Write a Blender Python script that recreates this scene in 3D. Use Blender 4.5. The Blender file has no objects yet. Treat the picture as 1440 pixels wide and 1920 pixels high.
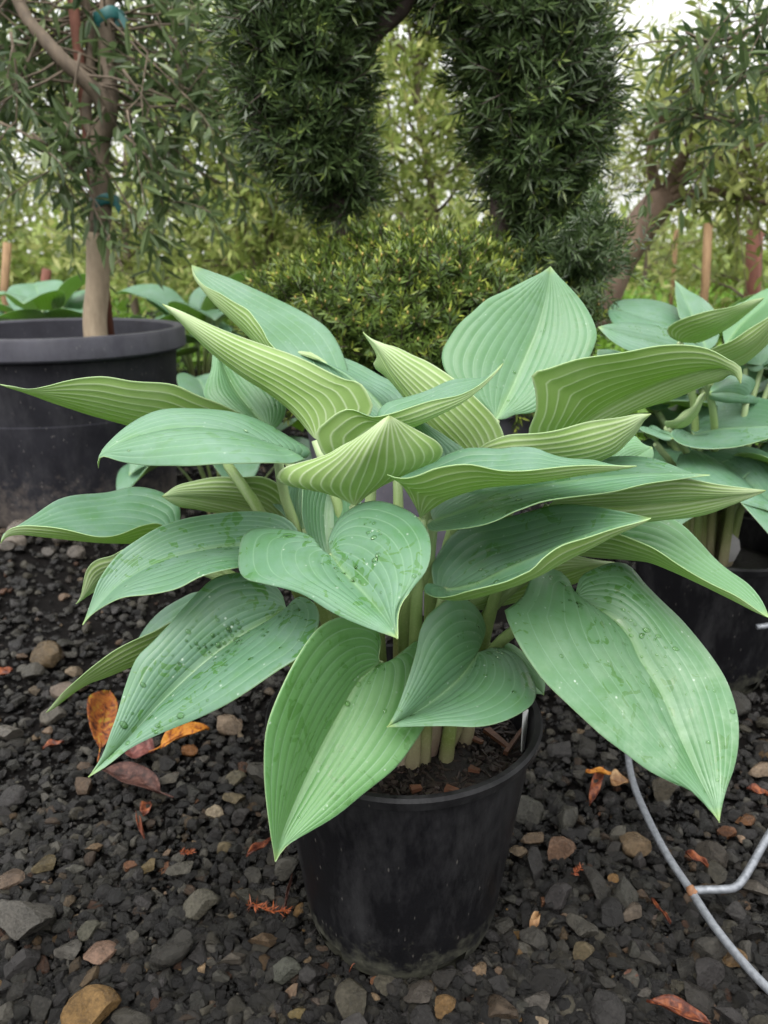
import bpy, math, random
import numpy as np
from mathutils import Vector

random.seed(7)
RNG = np.random.default_rng(7)
R = math.radians
SC = bpy.context.scene
COL = SC.collection

# ------------------------------------------------------------------ camera
CAM_H, PITCH, FPX = 0.63, R(18.5), 1442.0          # focal length in photo pixels (1440 x 1920)
cd = bpy.data.cameras.new('camera')
cam = bpy.data.objects.new('camera', cd)
COL.objects.link(cam)
cam.location = (0, 0, CAM_H)
cam.rotation_euler = (R(90) - PITCH, 0, 0)
cd.sensor_fit = 'VERTICAL'
cd.sensor_height = 36.0
cd.lens = 36.0 * FPX / 1920
cd.clip_start, cd.clip_end = 0.02, 500
cd.dof.use_dof = True
cd.dof.focus_distance = 0.60
cd.dof.aperture_fstop = cd.lens / 3.0
SC.camera = cam

# ------------------------------------------------------------------ world, sun, exposure
SUN_EL, SUN_ROT = R(58), R(-25)
w = bpy.data.worlds.new('World')
SC.world = w
w.use_nodes = True
nt = w.node_tree
bg = nt.nodes['Background']
sky = nt.nodes.new('ShaderNodeTexSky')
sky.sky_type = 'NISHITA'
sky.sun_disc = False
sky.sun_elevation, sky.sun_rotation = SUN_EL, R(180) - SUN_ROT
sky.dust_density = 6.0
hs = nt.nodes.new('ShaderNodeHueSaturation')          # overcast: a nearly colourless sky
hs.inputs['Saturation'].default_value = 0.12
mx = nt.nodes.new('ShaderNodeMixRGB')
mx.inputs[0].default_value = 0.85
# an even cloud layer: the standard overcast sky, three times as bright overhead as at the horizon
tcw = nt.nodes.new('ShaderNodeTexCoord'); sxyz = nt.nodes.new('ShaderNodeSeparateXYZ')
nt.links.new(tcw.outputs['Generated'], sxyz.inputs[0])
mr = nt.nodes.new('ShaderNodeMapRange'); nt.links.new(sxyz.outputs[2], mr.inputs['Value'])
mr.inputs['From Min'].default_value = 0.0; mr.inputs['From Max'].default_value = 1.0
mr.inputs['To Min'].default_value = 7.0; mr.inputs['To Max'].default_value = 18.0
cmb = nt.nodes.new('ShaderNodeCombineColor')
for kk in range(3): nt.links.new(mr.outputs[0], cmb.inputs[kk])
nt.links.new(cmb.outputs[0], mx.inputs[2])
nt.links.new(sky.outputs[0], hs.inputs['Color'])
nt.links.new(hs.outputs[0], mx.inputs[1])
nt.links.new(mx.outputs[0], bg.inputs[0])
bg.inputs[1].default_value = 0.10
sl = bpy.data.lights.new('sun', 'SUN')
sun = bpy.data.objects.new('sun', sl)
COL.objects.link(sun)
sl.energy, sl.angle, sl.color = 1.5, R(35), (1.0, 0.97, 0.92)
sd = Vector((math.sin(SUN_ROT) * math.cos(SUN_EL), math.cos(SUN_ROT) * math.cos(SUN_EL) * -1, math.sin(SUN_EL)))
sun.rotation_euler = sd.to_track_quat('Z', 'Y').to_euler()
sun.location = (0, -2, 5)
SC.view_settings.view_transform = 'Standard'
SC.view_settings.look = 'None'
SC.view_settings.exposure = 1.02
SC.view_settings.gamma = 1.0
SC.view_settings.use_curve_mapping = False
SC.cycles.max_bounces = 6
SC.cycles.diffuse_bounces = 4
SC.cycles.glossy_bounces = 2
SC.cycles.transmission_bounces = 5
SC.cycles.transparent_max_bounces = 8

# ------------------------------------------------------------------ helpers
CP, SP = math.cos(PITCH), math.sin(PITCH)


def P(px, py, Y):
    """world point at forward distance Y that stands on this photo pixel"""
    cx, cy = (px - 720) / FPX, (960 - py) / FPX
    dy = CP + cy * SP
    t = Y / dy
    return np.array([cx * t, Y, CAM_H + (cy * CP - SP) * t])


def G(px, py, z=0.0):
    """world point at height z that stands on this photo pixel"""
    cx, cy = (px - 720) / FPX, (960 - py) / FPX
    dz = cy * CP - SP
    t = (z - CAM_H) / dz
    return np.array([cx * t, (CP + cy * SP) * t, z])


def nrm(a):
    a = np.asarray(a, float)
    return a / np.maximum(np.linalg.norm(a, axis=-1, keepdims=True), 1e-9)


def tag(o, label=None, cat=None, group=None, kind=None):
    if label: o['label'] = label
    if cat: o['category'] = cat
    if group: o['group'] = group
    if kind: o['kind'] = kind
    return o


def empty(name, loc, label, cat, group=None):
    o = bpy.data.objects.new(name, None)
    COL.objects.link(o)
    o.location = loc
    o.empty_display_size = 0.05
    return tag(o, label, cat, group)


def make_mesh(name, V, F, k=None, smooth=True, attrs=None, fmat=None, uv=None):
    """F: (n,k) int array of same-size polygons, or a list of tuples"""
    me = bpy.data.meshes.new(name)
    V = np.asarray(V, np.float32)
    if isinstance(F, np.ndarray):
        n, k = F.shape
        me.vertices.add(len(V)); me.vertices.foreach_set('co', V.ravel())
        me.loops.add(n * k); me.loops.foreach_set('vertex_index', F.astype(np.int32).ravel())
        me.polygons.add(n)
        me.polygons.foreach_set('loop_start', np.arange(0, n * k, k, dtype=np.int32))
        me.update(calc_edges=True)
    else:
        me.from_pydata(V.tolist(), [], [list(f) for f in F])
        n = len(F)
    me.polygons.foreach_set('use_smooth', np.full(len(me.polygons), smooth, dtype=bool))
    if fmat is not None:
        me.polygons.foreach_set('material_index', np.asarray(fmat, np.int32))
    for an, av in (attrs or {}).items():
        av = np.asarray(av, np.float32)
        if av.ndim == 1:
            a = me.attributes.new(an, 'FLOAT', 'POINT'); a.data.foreach_set('value', av)
        elif av.shape[1] == 2:
            a = me.attributes.new(an, 'FLOAT2', 'POINT'); a.data.foreach_set('vector', av.ravel())
        else:
            a = me.attributes.new(an, 'FLOAT_VECTOR', 'POINT'); a.data.foreach_set('vector', av.ravel())
    me.update()
    return me


def add_obj(name, me, mats, parent=None, loc=(0, 0, 0)):
    if not isinstance(mats, (list, tuple)): mats = [mats]
    if len(me.materials) == 0:
        for m in mats: me.materials.append(m)
    o = bpy.data.objects.new(name, me)
    COL.objects.link(o)
    o.location = loc
    if parent is not None: o.parent = parent
    return o


def catmull(pts, n):
    """smooth curve through pts, n points even in arc length"""
    p = np.asarray(pts, float)
    if len(p) == 2:
        return p[0] + (p[1] - p[0]) * np.linspace(0, 1, n)[:, None]
    q = np.vstack([2 * p[0] - p[1], p, 2 * p[-1] - p[-2]])
    out = []
    for i in range(1, len(q) - 2):
        p0, p1, p2, p3 = q[i - 1:i + 3]
        d = [max(np.linalg.norm(b - a) ** 0.5, 1e-5) for a, b in ((p0, p1), (p1, p2), (p2, p3))]
        t0 = 0; t1 = d[0]; t2 = t1 + d[1]; t3 = t2 + d[2]
        t = np.linspace(t1, t2, 14, endpoint=False)[:, None]
        A1 = (t1 - t) / (t1 - t0) * p0 + (t - t0) / (t1 - t0) * p1
        A2 = (t2 - t) / (t2 - t1) * p1 + (t - t1) / (t2 - t1) * p2
        A3 = (t3 - t) / (t3 - t2) * p2 + (t - t2) / (t3 - t2) * p3
        B1 = (t2 - t) / (t2 - t0) * A1 + (t - t0) / (t2 - t0) * A2
        B2 = (t3 - t) / (t3 - t1) * A2 + (t - t1) / (t3 - t1) * A3
        out.append((t2 - t) / (t2 - t1) * B1 + (t - t1) / (t2 - t1) * B2)
    out.append(p[-1][None])
    c = np.vstack(out)
    s = np.concatenate([[0], np.cumsum(np.linalg.norm(np.diff(c, axis=0), axis=1))])
    u = np.linspace(0, s[-1], n)
    return np.stack([np.interp(u, s, c[:, j]) for j in range(p.shape[1])], 1)


def tube_arrays(path, rad, seg=10, flat=1.0):
    path = np.asarray(path, float); n = len(path)
    rad = np.broadcast_to(np.asarray(rad, float), (n,))
    T = nrm(np.gradient(path, axis=0))
    ref = np.array([0.31, 0.17, 0.93]) if abs(T[0][2]) < 0.85 else np.array([1.0, 0.1, 0.05])
    V = []
    for i in range(n):
        a = nrm(np.cross(T[i], ref)); b = np.cross(T[i], a)
        ref = nrm(np.cross(a, T[i])) if i == 0 else nrm(ref - T[i] * ref.dot(T[i]))
        a = nrm(np.cross(T[i], ref)); b = np.cross(T[i], a)
        th = np.linspace(0, 2 * math.pi, seg, endpoint=False)
        V.append(path[i] + rad[i] * (np.cos(th)[:, None] * a + flat * np.sin(th)[:, None] * b))
    V = np.vstack(V)
    F = []
    for i in range(n - 1):
        for j in range(seg):
            F.append((i * seg + j, i * seg + (j + 1) % seg, (i + 1) * seg + (j + 1) % seg, (i + 1) * seg + j))
    V = np.vstack([V, path[0], path[-1]])
    c0, c1 = n * seg, n * seg + 1
    for j in range(seg):
        F.append((c0, (j + 1) % seg, j))
        F.append((c1, (n - 1) * seg + j, (n - 1) * seg + (j + 1) % seg))
    return V, F


def tubes_mesh(name, items, seg=8, hattr=False):
    Vs, Fs, o, H = [], [], 0, []
    for path, rad in items:
        V, F = tube_arrays(path, rad, seg)
        Vs.append(V); Fs += [tuple(i + o for i in f) for f in F]; o += len(V)
        h = np.repeat(np.linspace(0, 1, len(path)), seg); H.append(np.concatenate([h, [0, 1]]))
    return make_mesh(name, np.vstack(Vs), Fs, attrs={'along': np.concatenate(H)} if hattr else None)


def lathe_arrays(prof, seg=96, close=True):
    prof = np.asarray(prof, float); n = len(prof)
    th = np.linspace(0, 2 * math.pi, seg, endpoint=False)
    V = np.stack([np.outer(prof[:, 0], np.cos(th)), np.outer(prof[:, 0], np.sin(th)), np.repeat(prof[:, 1][:, None], seg, 1)], -1).reshape(-1, 3)
    i, j = np.meshgrid(np.arange(n - 1), np.arange(seg), indexing='ij')
    a = i * seg + j; b = i * seg + (j + 1) % seg
    F = np.stack([a, b, b + seg, a + seg], -1).reshape(-1, 4)
    return V, F


# ------------------------------------------------------------------ materials
def mat(name):
    m = bpy.data.materials.new(name); m.use_nodes = True
    t = m.node_tree
    return m, t, t.nodes['Principled BSDF'], t.nodes, t.links


def N(ns, typ, **kw):
    n = ns.new(typ)
    for k, v in kw.items():
        if k.startswith('i_'):
            n.inputs[k[2:].replace('_', ' ')].default_value = v
        else:
            setattr(n, k, v)
    return n


def noise(ns, ln, scale, detail=4, rough=0.55, vec=None, dist=0.0):
    n = ns.new('ShaderNodeTexNoise')
    n.inputs['Scale'].default_value = scale; n.inputs['Detail'].default_value = detail
    n.inputs['Roughness'].default_value = rough; n.inputs['Distortion'].default_value = dist
    if vec is not None: ln.new(vec, n.inputs['Vector'])
    return n.outputs['Fac']


def ramp(ns, ln, fac, stops):
    r = ns.new('ShaderNodeValToRGB')
    e = r.color_ramp.elements
    while len(e) < len(stops): e.new(0.5)
    for k, (p, c) in enumerate(stops):
        e[k].position = p
        e[k].color = (c, c, c, 1) if isinstance(c, (int, float)) else (*c, 1)
    ln.new(fac, r.inputs[0])
    return r.outputs[0]


def mix(ns, ln, fac, a, b, mode='MIX'):
    m = ns.new('ShaderNodeMixRGB'); m.blend_type = mode
    for k, v in ((0, fac), (1, a), (2, b)):
        if isinstance(v, (int, float)): m.inputs[k].default_value = v if k == 0 else (v, v, v, 1)
        elif isinstance(v, tuple): m.inputs[k].default_value = (*v, 1)
        else: ln.new(v, m.inputs[k])
    return m.outputs[0]


def math_(ns, ln, op, a, b=None, c=None, clamp=False):
    m = ns.new('ShaderNodeMath'); m.operation = op; m.use_clamp = clamp
    for k, v in enumerate((a, b, c)):
        if v is None: continue
        if isinstance(v, (int, float)): m.inputs[k].default_value = v
        else: ln.new(v, m.inputs[k])
    return m.outputs[0]


def attr(ns, name):
    a = ns.new('ShaderNodeAttribute'); a.attribute_name = name
    return a


def objco(ns):
    return ns.new('ShaderNodeTexCoord').outputs['Object']


def geopos(ns):
    return ns.new('ShaderNodeNewGeometry').outputs['Position']


def bump(ns, ln, h, strength, dist, bsdf):
    b = ns.new('ShaderNodeBump'); b.inputs['Strength'].default_value = strength; b.inputs['Distance'].default_value = dist
    ln.new(h, b.inputs['Height']); ln.new(b.outputs[0], bsdf.inputs['Normal'])


def simple(name, col, rough=0.6, var=0.25, scale=30, spec=0.5, bmp=0.0, bscale=200):
    m, t, b, ns, ln = mat(name)
    c = objco(ns)
    f = noise(ns, ln, scale, 5, 0.6, c)
    lo = tuple(x * (1 - var) for x in col); hi = tuple(min(1, x * (1 + var)) for x in col)
    ln.new(ramp(ns, ln, f, [(0.3, lo), (0.7, hi)]), b.inputs['Base Color'])
    b.inputs['Roughness'].default_value = rough
    b.inputs['Specular IOR Level'].default_value = spec
    if bmp: bump(ns, ln, noise(ns, ln, bscale, 5, 0.6, c), bmp, 0.002, b)
    return m


def add_translucent(m, t, b, ns, ln, col, fac):
    tr = ns.new('ShaderNodeBsdfTranslucent')
    if isinstance(col, tuple): tr.inputs[0].default_value = (*col, 1)
    else: ln.new(col, tr.inputs[0])
    ms = ns.new('ShaderNodeMixShader'); ms.inputs[0].default_value = fac
    ln.new(b.outputs[0], ms.inputs[1]); ln.new(tr.outputs[0], ms.inputs[2])
    ln.new(ms.outputs[0], ns['Material Output'].inputs[0])


NV = 8            # veins in each half of a hosta leaf


def leaf_mat(name, upper, glauc=1.0):
    m, t, b, ns, ln = mat(name)
    uvn = attr(ns, 'leaf_uv')
    sep = ns.new('ShaderNodeSeparateXYZ'); ln.new(uvn.outputs['Vector'], sep.inputs[0])
    u, v = sep.outputs[0], sep.outputs[1]
    pos = geopos(ns)
    av = math_(ns, ln, 'ABSOLUTE', v)
    fr = math_(ns, ln, 'FRACT', math_(ns, ln, 'MULTIPLY_ADD', av, float(NV), 0.5))
    d = math_(ns, ln, 'ABSOLUTE', math_(ns, ln, 'SUBTRACT', fr, 0.5))          # 0 on a vein, 0.5 between
    # veins are of even width in space, and lanes close up at both ends
    wdt = attr(ns, 'lane').outputs['Fac']
    dm = math_(ns, ln, 'MULTIPLY', d, wdt)                                      # metres from the vein
    big = noise(ns, ln, 22, 4, 0.6, pos)
    fine = noise(ns, ln, 420, 4, 0.65, pos)
    oi = ns.new('ShaderNodeObjectInfo')
    young = attr(ns, 'young').outputs['Fac']
    if upper:
        vein = math_(ns, ln, 'SUBTRACT', 1.0, math_(ns, ln, 'DIVIDE', dm, 0.00075), clamp=True)
        base = ramp(ns, ln, big, [(0.28, (0.092, 0.205, 0.116)), (0.5, (0.128, 0.243, 0.170)), (0.72, (0.172, 0.280, 0.232))])
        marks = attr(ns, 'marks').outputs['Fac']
        dark = (0.055, 0.165, 0.030)
        base = mix(ns, ln, math_(ns, ln, 'MULTIPLY', young, 0.75), base, (0.125, 0.305, 0.080))
        # wet spots where the bloom has been washed off show the green leaf beneath
        sp = noise(ns, ln, 75, 3, 0.5, pos, 1.2)
        where = noise(ns, ln, 14, 2, 0.5, pos)
        spots = math_(ns, ln, 'MULTIPLY', ramp(ns, ln, sp, [(0.575, 0.0), (0.60, 1.0)]), math_(ns, ln, 'MULTIPLY', ramp(ns, ln, where, [(0.46, 0.0), (0.56, 1.0)]), marks))
        base = mix(ns, ln, math_(ns, ln, 'MULTIPLY', spots, 0.80), base, dark)
        blot = ramp(ns, ln, noise(ns, ln, 48, 5, 0.7, pos), [(0.52, 0.0), (0.75, 1.0)])
        base = mix(ns, ln, math_(ns, ln, 'MULTIPLY', blot, 0.55), base, (0.085, 0.215, 0.065))
        base = mix(ns, ln, math_(ns, ln, 'MULTIPLY', vein, 0.50), base, (0.27, 0.42, 0.29))
        # pale specks: dried spray residue, plus water-drop highlights painted into the colour
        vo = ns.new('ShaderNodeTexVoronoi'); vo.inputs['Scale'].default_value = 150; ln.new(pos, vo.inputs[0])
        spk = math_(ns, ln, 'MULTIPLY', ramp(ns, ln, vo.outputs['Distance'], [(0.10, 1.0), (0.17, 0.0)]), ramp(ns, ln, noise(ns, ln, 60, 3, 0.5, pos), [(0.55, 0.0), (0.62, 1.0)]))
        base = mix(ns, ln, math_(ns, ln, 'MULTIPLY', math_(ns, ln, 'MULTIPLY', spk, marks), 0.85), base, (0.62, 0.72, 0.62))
        res = attr(ns, 'residue').outputs['Fac']
        pat = ramp(ns, ln, noise(ns, ln, 30, 6, 0.7, pos), [(0.45, 0.0), (0.68, 1.0)])
        away = math_(ns, ln, 'MULTIPLY', math_(ns, ln, 'SUBTRACT', u, 0.35, clamp=True), 3.0, clamp=True)
        base = mix(ns, ln, math_(ns, ln, 'MULTIPLY', math_(ns, ln, 'MULTIPLY', pat, away), math_(ns, ln, 'MULTIPLY', res, 0.65)), base, (0.36, 0.50, 0.36))
        # midrib
        mid = math_(ns, ln, 'SUBTRACT', 1.0, math_(ns, ln, 'DIVIDE', math_(ns, ln, 'MULTIPLY', av, math_(ns, ln, 'MULTIPLY', wdt, float(NV))), 0.006), clamp=True)
        midf = math_(ns, ln, 'MULTIPLY', math_(ns, ln, 'MULTIPLY', mid, math_(ns, ln, 'SUBTRACT', 1.05, u, clamp=True)), 0.65)
        base = mix(ns, ln, midf, base, (0.30, 0.47, 0.22))
        base = mix(ns, ln, math_(ns, ln, 'MULTIPLY', ramp(ns, ln, fine, [(0.35, 0.0), (0.7, 1.0)]), 0.22), base, (0.07, 0.18, 0.08))
        rough = mix(ns, ln, spots, 0.40, 0.18)
        ln.new(rough, b.inputs['Roughness'])
        b.inputs['Specular IOR Level'].default_value = 0.5
        trc = (0.36, 0.58, 0.10)
    else:
        vein = math_(ns, ln, 'SUBTRACT', 1.0, math_(ns, ln, 'DIVIDE', dm, 0.0013), clamp=True)
        base = ramp(ns, ln, big, [(0.28, (0.215, 0.335, 0.088)), (0.52, (0.268, 0.388, 0.135)), (0.75, (0.330, 0.432, 0.205))])
        wet = ramp(ns, ln, noise(ns, ln, 34, 4, 0.6, pos), [(0.56, 0.0), (0.66, 1.0)])
        base = mix(ns, ln, math_(ns, ln, 'MULTIPLY', wet, 0.35), base, (0.165, 0.300, 0.055))
        base = mix(ns, ln, math_(ns, ln, 'MULTIPLY', vein, 0.88), base, (0.56, 0.66, 0.42))
        base = mix(ns, ln, math_(ns, ln, 'MULTIPLY', ramp(ns, ln, fine, [(0.35, 0.0), (0.7, 1.0)]), 0.15), base, (0.19, 0.30, 0.11))
        b.inputs['Roughness'].default_value = 0.5
        b.inputs['Specular IOR Level'].default_value = 0.35
        trc = (0.42, 0.62, 0.12)
    # yellow-green tip
    tip = math_(ns, ln, 'MULTIPLY', math_(ns, ln, 'SUBTRACT', u, 0.955, clamp=True), 20.0, clamp=True)
    base = mix(ns, ln, math_(ns, ln, 'MULTIPLY', tip, 0.7), base, (0.36, 0.47, 0.12))
    ln.new(base, b.inputs['Base Color'])
    h = mix(ns, ln, 0.25, math_(ns, ln, 'SUBTRACT', 1.0, vein) if upper else vein, fine)
    # the ribbing between veins is real relief; this is the fine crinkle across the lanes
    bump(ns, ln, h, 0.30, 0.0007, b)
    add_translucent(m, t, b, ns, ln, trc, 0.34)
    return m


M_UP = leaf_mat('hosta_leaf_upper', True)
M_UN = leaf_mat('hosta_leaf_under', False)
M_EDGE = simple('hosta_leaf_margin', (0.26, 0.38, 0.17), 0.45, 0.1)


def petiole_mat():
    m, t, b, ns, ln = mat('petiole')
    h = attr(ns, 'along').outputs['Fac']
    pos = geopos(ns)
    c = ramp(ns, ln, h, [(0.0, (0.20, 0.12, 0.11)), (0.12, (0.30, 0.26, 0.16)), (0.34, (0.15, 0.19, 0.05)), (0.7, (0.22, 0.32, 0.11)), (1.0, (0.33, 0.43, 0.22))])
    sp = ramp(ns, ln, noise(ns, ln, 500, 3, 0.6, pos), [(0.5, 0.0), (0.7, 1.0)])
    c = mix(ns, ln, math_(ns, ln, 'MULTIPLY', sp, 0.25), c, (0.42, 0.46, 0.26))
    ln.new(c, b.inputs['Base Color'])
    b.inputs['Roughness'].default_value = 0.42
    add_translucent(m, t, b, ns, ln, (0.3, 0.4, 0.1), 0.1)
    return m


M_PET = petiole_mat()
m, t, b, ns, ln = mat('water')
gl = ns.new('ShaderNodeBsdfGlossy'); gl.inputs['Roughness'].default_value = 0.03
tpn = ns.new('ShaderNodeBsdfTransparent'); tpn.inputs[0].default_value = (0.86, 0.95, 0.80, 1)
fres = ns.new('ShaderNodeFresnel'); fres.inputs[0].default_value = 1.33
msh = ns.new('ShaderNodeMixShader')
ln.new(fres.outputs[0], msh.inputs[0]); ln.new(tpn.outputs[0], msh.inputs[1]); ln.new(gl.outputs[0], msh.inputs[2])
ln.new(msh.outputs[0], ns['Material Output'].inputs[0])
M_WATER = m


def plastic(name, col, dust, dust_z, scratch=0.16, rough=0.42):
    m, t, b, ns, ln = mat(name)
    c = objco(ns)
    sep = ns.new('ShaderNodeSeparateXYZ'); ln.new(c, sep.inputs[0])
    mp = ns.new('ShaderNodeMapping'); mp.inputs['Scale'].default_value = (1, 1, 0.35); mp.inputs['Rotation'].default_value = (0.3, 0.2, 0.5); ln.new(c, mp.inputs[0])
    f1 = noise(ns, ln, 14, 5, 0.6, c)
    base = ramp(ns, ln, f1, [(0.3, tuple(x * 0.8 for x in col)), (0.75, tuple(x * 1.35 for x in col))])
    # dried mud splashes, thicker towards the ground
    d1 = noise(ns, ln, 55, 6, 0.7, c)
    lowf = math_(ns, ln, 'SUBTRACT', 1.0, math_(ns, ln, 'DIVIDE', sep.outputs[2], dust_z), clamp=True)
    lowf = math_(ns, ln, 'POWER', lowf, 1.6)
    thr = math_(ns, ln, 'MULTIPLY_ADD', lowf, 0.62, math_(ns, ln, 'SUBTRACT', d1, 0.80))
    df = ramp(ns, ln, thr, [(0.0, 0.0), (0.30, 1.0)])
    base = mix(ns, ln, math_(ns, ln, 'MULTIPLY', df, 0.40), base, dust)
    haze = ramp(ns, ln, noise(ns, ln, 9, 6, 0.75, mp.outputs[0]), [(0.48, 0.0), (0.80, 1.0)])
    base = mix(ns, ln, math_(ns, ln, 'MULTIPLY', haze, 0.22), base, (0.16, 0.16, 0.165))
    # specks and scratches
    vo = ns.new('ShaderNodeTexVoronoi'); vo.inputs['Scale'].default_value = 150
    mp2 = ns.new('ShaderNodeMapping'); mp2.inputs['Scale'].default_value = (1, 1, 0.30); mp2.inputs['Rotation'].default_value = (0.7, 0.6, 0.2); ln.new(c, mp2.inputs[0]); ln.new(mp2.outputs[0], vo.inputs[0])
    keep = ramp(ns, ln, noise(ns, ln, 60, 2, 0.5, c), [(0.47, 0.0), (0.55, 1.0)])
    spk = math_(ns, ln, 'MULTIPLY', ramp(ns, ln, vo.outputs['Distance'], [(0.07, 1.0), (0.15, 0.0)]), keep)
    base = mix(ns, ln, math_(ns, ln, 'MULTIPLY', spk, scratch), base, (0.32, 0.30, 0.27))
    ln.new(base, b.inputs['Base Color'])
    rg = math_(ns, ln, 'MULTIPLY_ADD', f1, 0.25, rough - 0.1)
    ln.new(math_(ns, ln, 'MULTIPLY_ADD', df, 0.3, rg), b.inputs['Roughness'])
    b.inputs['Specular IOR Level'].default_value = 0.15
    bump(ns, ln, noise(ns, ln, 260, 4, 0.6, c), 0.12, 0.0015, b)
    return m


M_POT = plastic('black_pot_plastic', (0.005, 0.005, 0.006), (0.12, 0.12, 0.085), 0.12)
M_BIGPOT = plastic('grey_black_pot_plastic', (0.016, 0.016, 0.020), (0.17, 0.14, 0.115), 0.34, 0.5, 0.5)
M_BIGRIM = plastic('grey_rim_plastic', (0.045, 0.045, 0.056), (0.1, 0.1, 0.1), 0.02, 0.3, 0.5)
M_GREYPOT = plastic('mauve_grey_pot_plastic', (0.10, 0.095, 0.115), (0.18, 0.15, 0.13), 0.15, 0.4, 0.5)


def stone_mat(name, use_obj):
    m, t, b, ns, ln = mat(name)
    c = objco(ns)
    if use_obj:
        oi = ns.new('ShaderNodeObjectInfo'); col = oi.outputs['Color']
    else:
        col = attr(ns, 'tint').outputs['Vector']
    c = geopos(ns)
    f = noise(ns, ln, 330, 6, 0.75, c)
    f2 = noise(ns, ln, 60, 3, 0.6, c)
    k = math_(ns, ln, 'MULTIPLY', ramp(ns, ln, f, [(0.30, 0.35), (0.5, 0.8), (0.75, 1.4)]), ramp(ns, ln, f2, [(0.3, 0.6), (0.7, 1.1)]))
    kc = mix(ns, ln, 1.0, k, (0.62, 0.57, 0.50), 'MULTIPLY')
    ln.new(mix(ns, ln, 1.0, col, kc, 'MULTIPLY'), b.inputs['Base Color'])
    b.inputs['Specular IOR Level'].default_value = 0.30
    ln.new(ramp(ns, ln, f2, [(0.38, 0.10), (0.62, 0.62)]), b.inputs['Roughness'])     # damp
    bump(ns, ln, noise(ns, ln, 320, 7, 0.8, c), 0.9, 0.0030, b)
    return m


M_STONE = stone_mat('gravel_stone', True)
M_GRAVEL = stone_mat('gravel_mass', False)

m, t, b, ns, ln = mat('dark_wet_soil')
c = geopos(ns)
f = noise(ns, ln, 120, 6, 0.7, c)
ln.new(ramp(ns, ln, f, [(0.3, (0.002, 0.0018, 0.0018)), (0.6, (0.006, 0.005, 0.0045)), (0.85, (0.018, 0.015, 0.012))]), b.inputs['Base Color'])
b.inputs['Roughness'].default_value = 0.75
b.inputs['Specular IOR Level'].default_value = 0.08
bump(ns, ln, noise(ns, ln, 260, 6, 0.75, c), 0.9, 0.006, b)
M_SOIL = m

m, t, b, ns, ln = mat('potting_mix')
c = objco(ns)
f = noise(ns, ln, 190, 6, 0.75, c)
ln.new(ramp(ns, ln, f, [(0.3, (0.004, 0.003, 0.0025)), (0.62, (0.013, 0.008, 0.006)), (0.8, (0.05, 0.03, 0.017))]), b.inputs['Base Color'])
b.inputs['Roughness'].default_value = 0.75
bump(ns, ln, f, 1.0, 0.006, b)
M_MIX = m


def foliage_mat(name, lo, hi, tipc, rough=0.45, tr=0.25, back=None):
    m, t, b, ns, ln = mat(name)
    a = attr(ns, 'tint').outputs['Fac']
    tp = attr(ns, 'tipness').outputs['Fac']
    c = mix(ns, ln, a, lo, hi)
    c = mix(ns, ln, tp, c, tipc)
    ln.new(c, b.inputs['Base Color'])
    b.inputs['Roughness'].default_value = rough
    b.inputs['Specular IOR Level'].default_value = 0.45
    add_translucent(m, t, b, ns, ln, c, tr)
    return m


M_YEW = foliage_mat('yew_needles', (0.020, 0.040, 0.014), (0.082, 0.128, 0.044), (0.21, 0.27, 0.055), 0.34, 0.2)
M_YEWG = foliage_mat('golden_tipped_yew_needles', (0.030, 0.066, 0.012), (0.120, 0.185, 0.034), (0.40, 0.46, 0.075), 0.4, 0.2)
M_OLIVE = foliage_mat('olive_leaves', (0.030, 0.060, 0.022), (0.105, 0.160, 0.055), (0.25, 0.31, 0.14), 0.40, 0.38)
M_HEDGE = foliage_mat('yellow_green_leaves', (0.115, 0.175, 0.030), (0.31, 0.39, 0.100), (0.50, 0.48, 0.19), 0.5, 0.5)
M_FAROLIVE = foliage_mat('grey_green_leaves', (0.09, 0.13, 0.026), (0.28, 0.32, 0.080), (0.42, 0.44, 0.16), 0.5, 0.45)
M_WEED = foliage_mat('bright_weeds', (0.10, 0.21, 0.022), (0.22, 0.40, 0.05), (0.36, 0.45, 0.10), 0.5, 0.35)


def bark(name, lo, hi, scale=40):
    m, t, b, ns, ln = mat(name)
    c = objco(ns)
    mp = ns.new('ShaderNodeMapping'); mp.inputs['Scale'].default_value = (1, 1, 0.3); ln.new(c, mp.inputs[0])
    f = noise(ns, ln, scale, 6, 0.7, mp.outputs[0])
    f2 = noise(ns, ln, 9, 3, 0.5, c)
    col = mix(ns, ln, ramp(ns, ln, f2, [(0.35, 0.0), (0.7, 0.55)]), ramp(ns, ln, f, [(0.3, lo), (0.7, hi)]), lo)
    ln.new(col, b.inputs['Base Color'])
    b.inputs['Roughness'].default_value = 0.8
    bump(ns, ln, f, 0.6, 0.006, b)
    return m


M_OBARK = bark('olive_bark', (0.075, 0.056, 0.040), (0.21, 0.16, 0.11))
M_OBARKP = bark('pale_olive_bark', (0.24, 0.18, 0.12), (0.50, 0.41, 0.29), 28)
M_YBARK = bark('yew_bark', (0.035, 0.024, 0.022), (0.11, 0.075, 0.065))
M_BROWN = bark('brown_trunk_bark', (0.085, 0.054, 0.038), (0.24, 0.165, 0.115), 22)
M_STAKE = bark('stake_wood', (0.20, 0.12, 0.06), (0.36, 0.23, 0.12), 50)
M_REDSTAKE = bark('red_stake', (0.10, 0.035, 0.022), (0.20, 0.075, 0.045), 50)
M_TEAL = simple('teal_tape', (0.006, 0.085, 0.082), 0.45, 0.2)
M_WIRE = None
m, t, b, ns, ln = mat('galvanised_wire')
c = objco(ns)
f = noise(ns, ln, 160, 5, 0.7, c)
ln.new(ramp(ns, ln, f, [(0.3, (0.12, 0.13, 0.145)), (0.7, (0.27, 0.285, 0.31))]), b.inputs['Base Color'])
b.inputs['Metallic'].default_value = 0.55; b.inputs['Roughness'].default_value = 0.5
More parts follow.
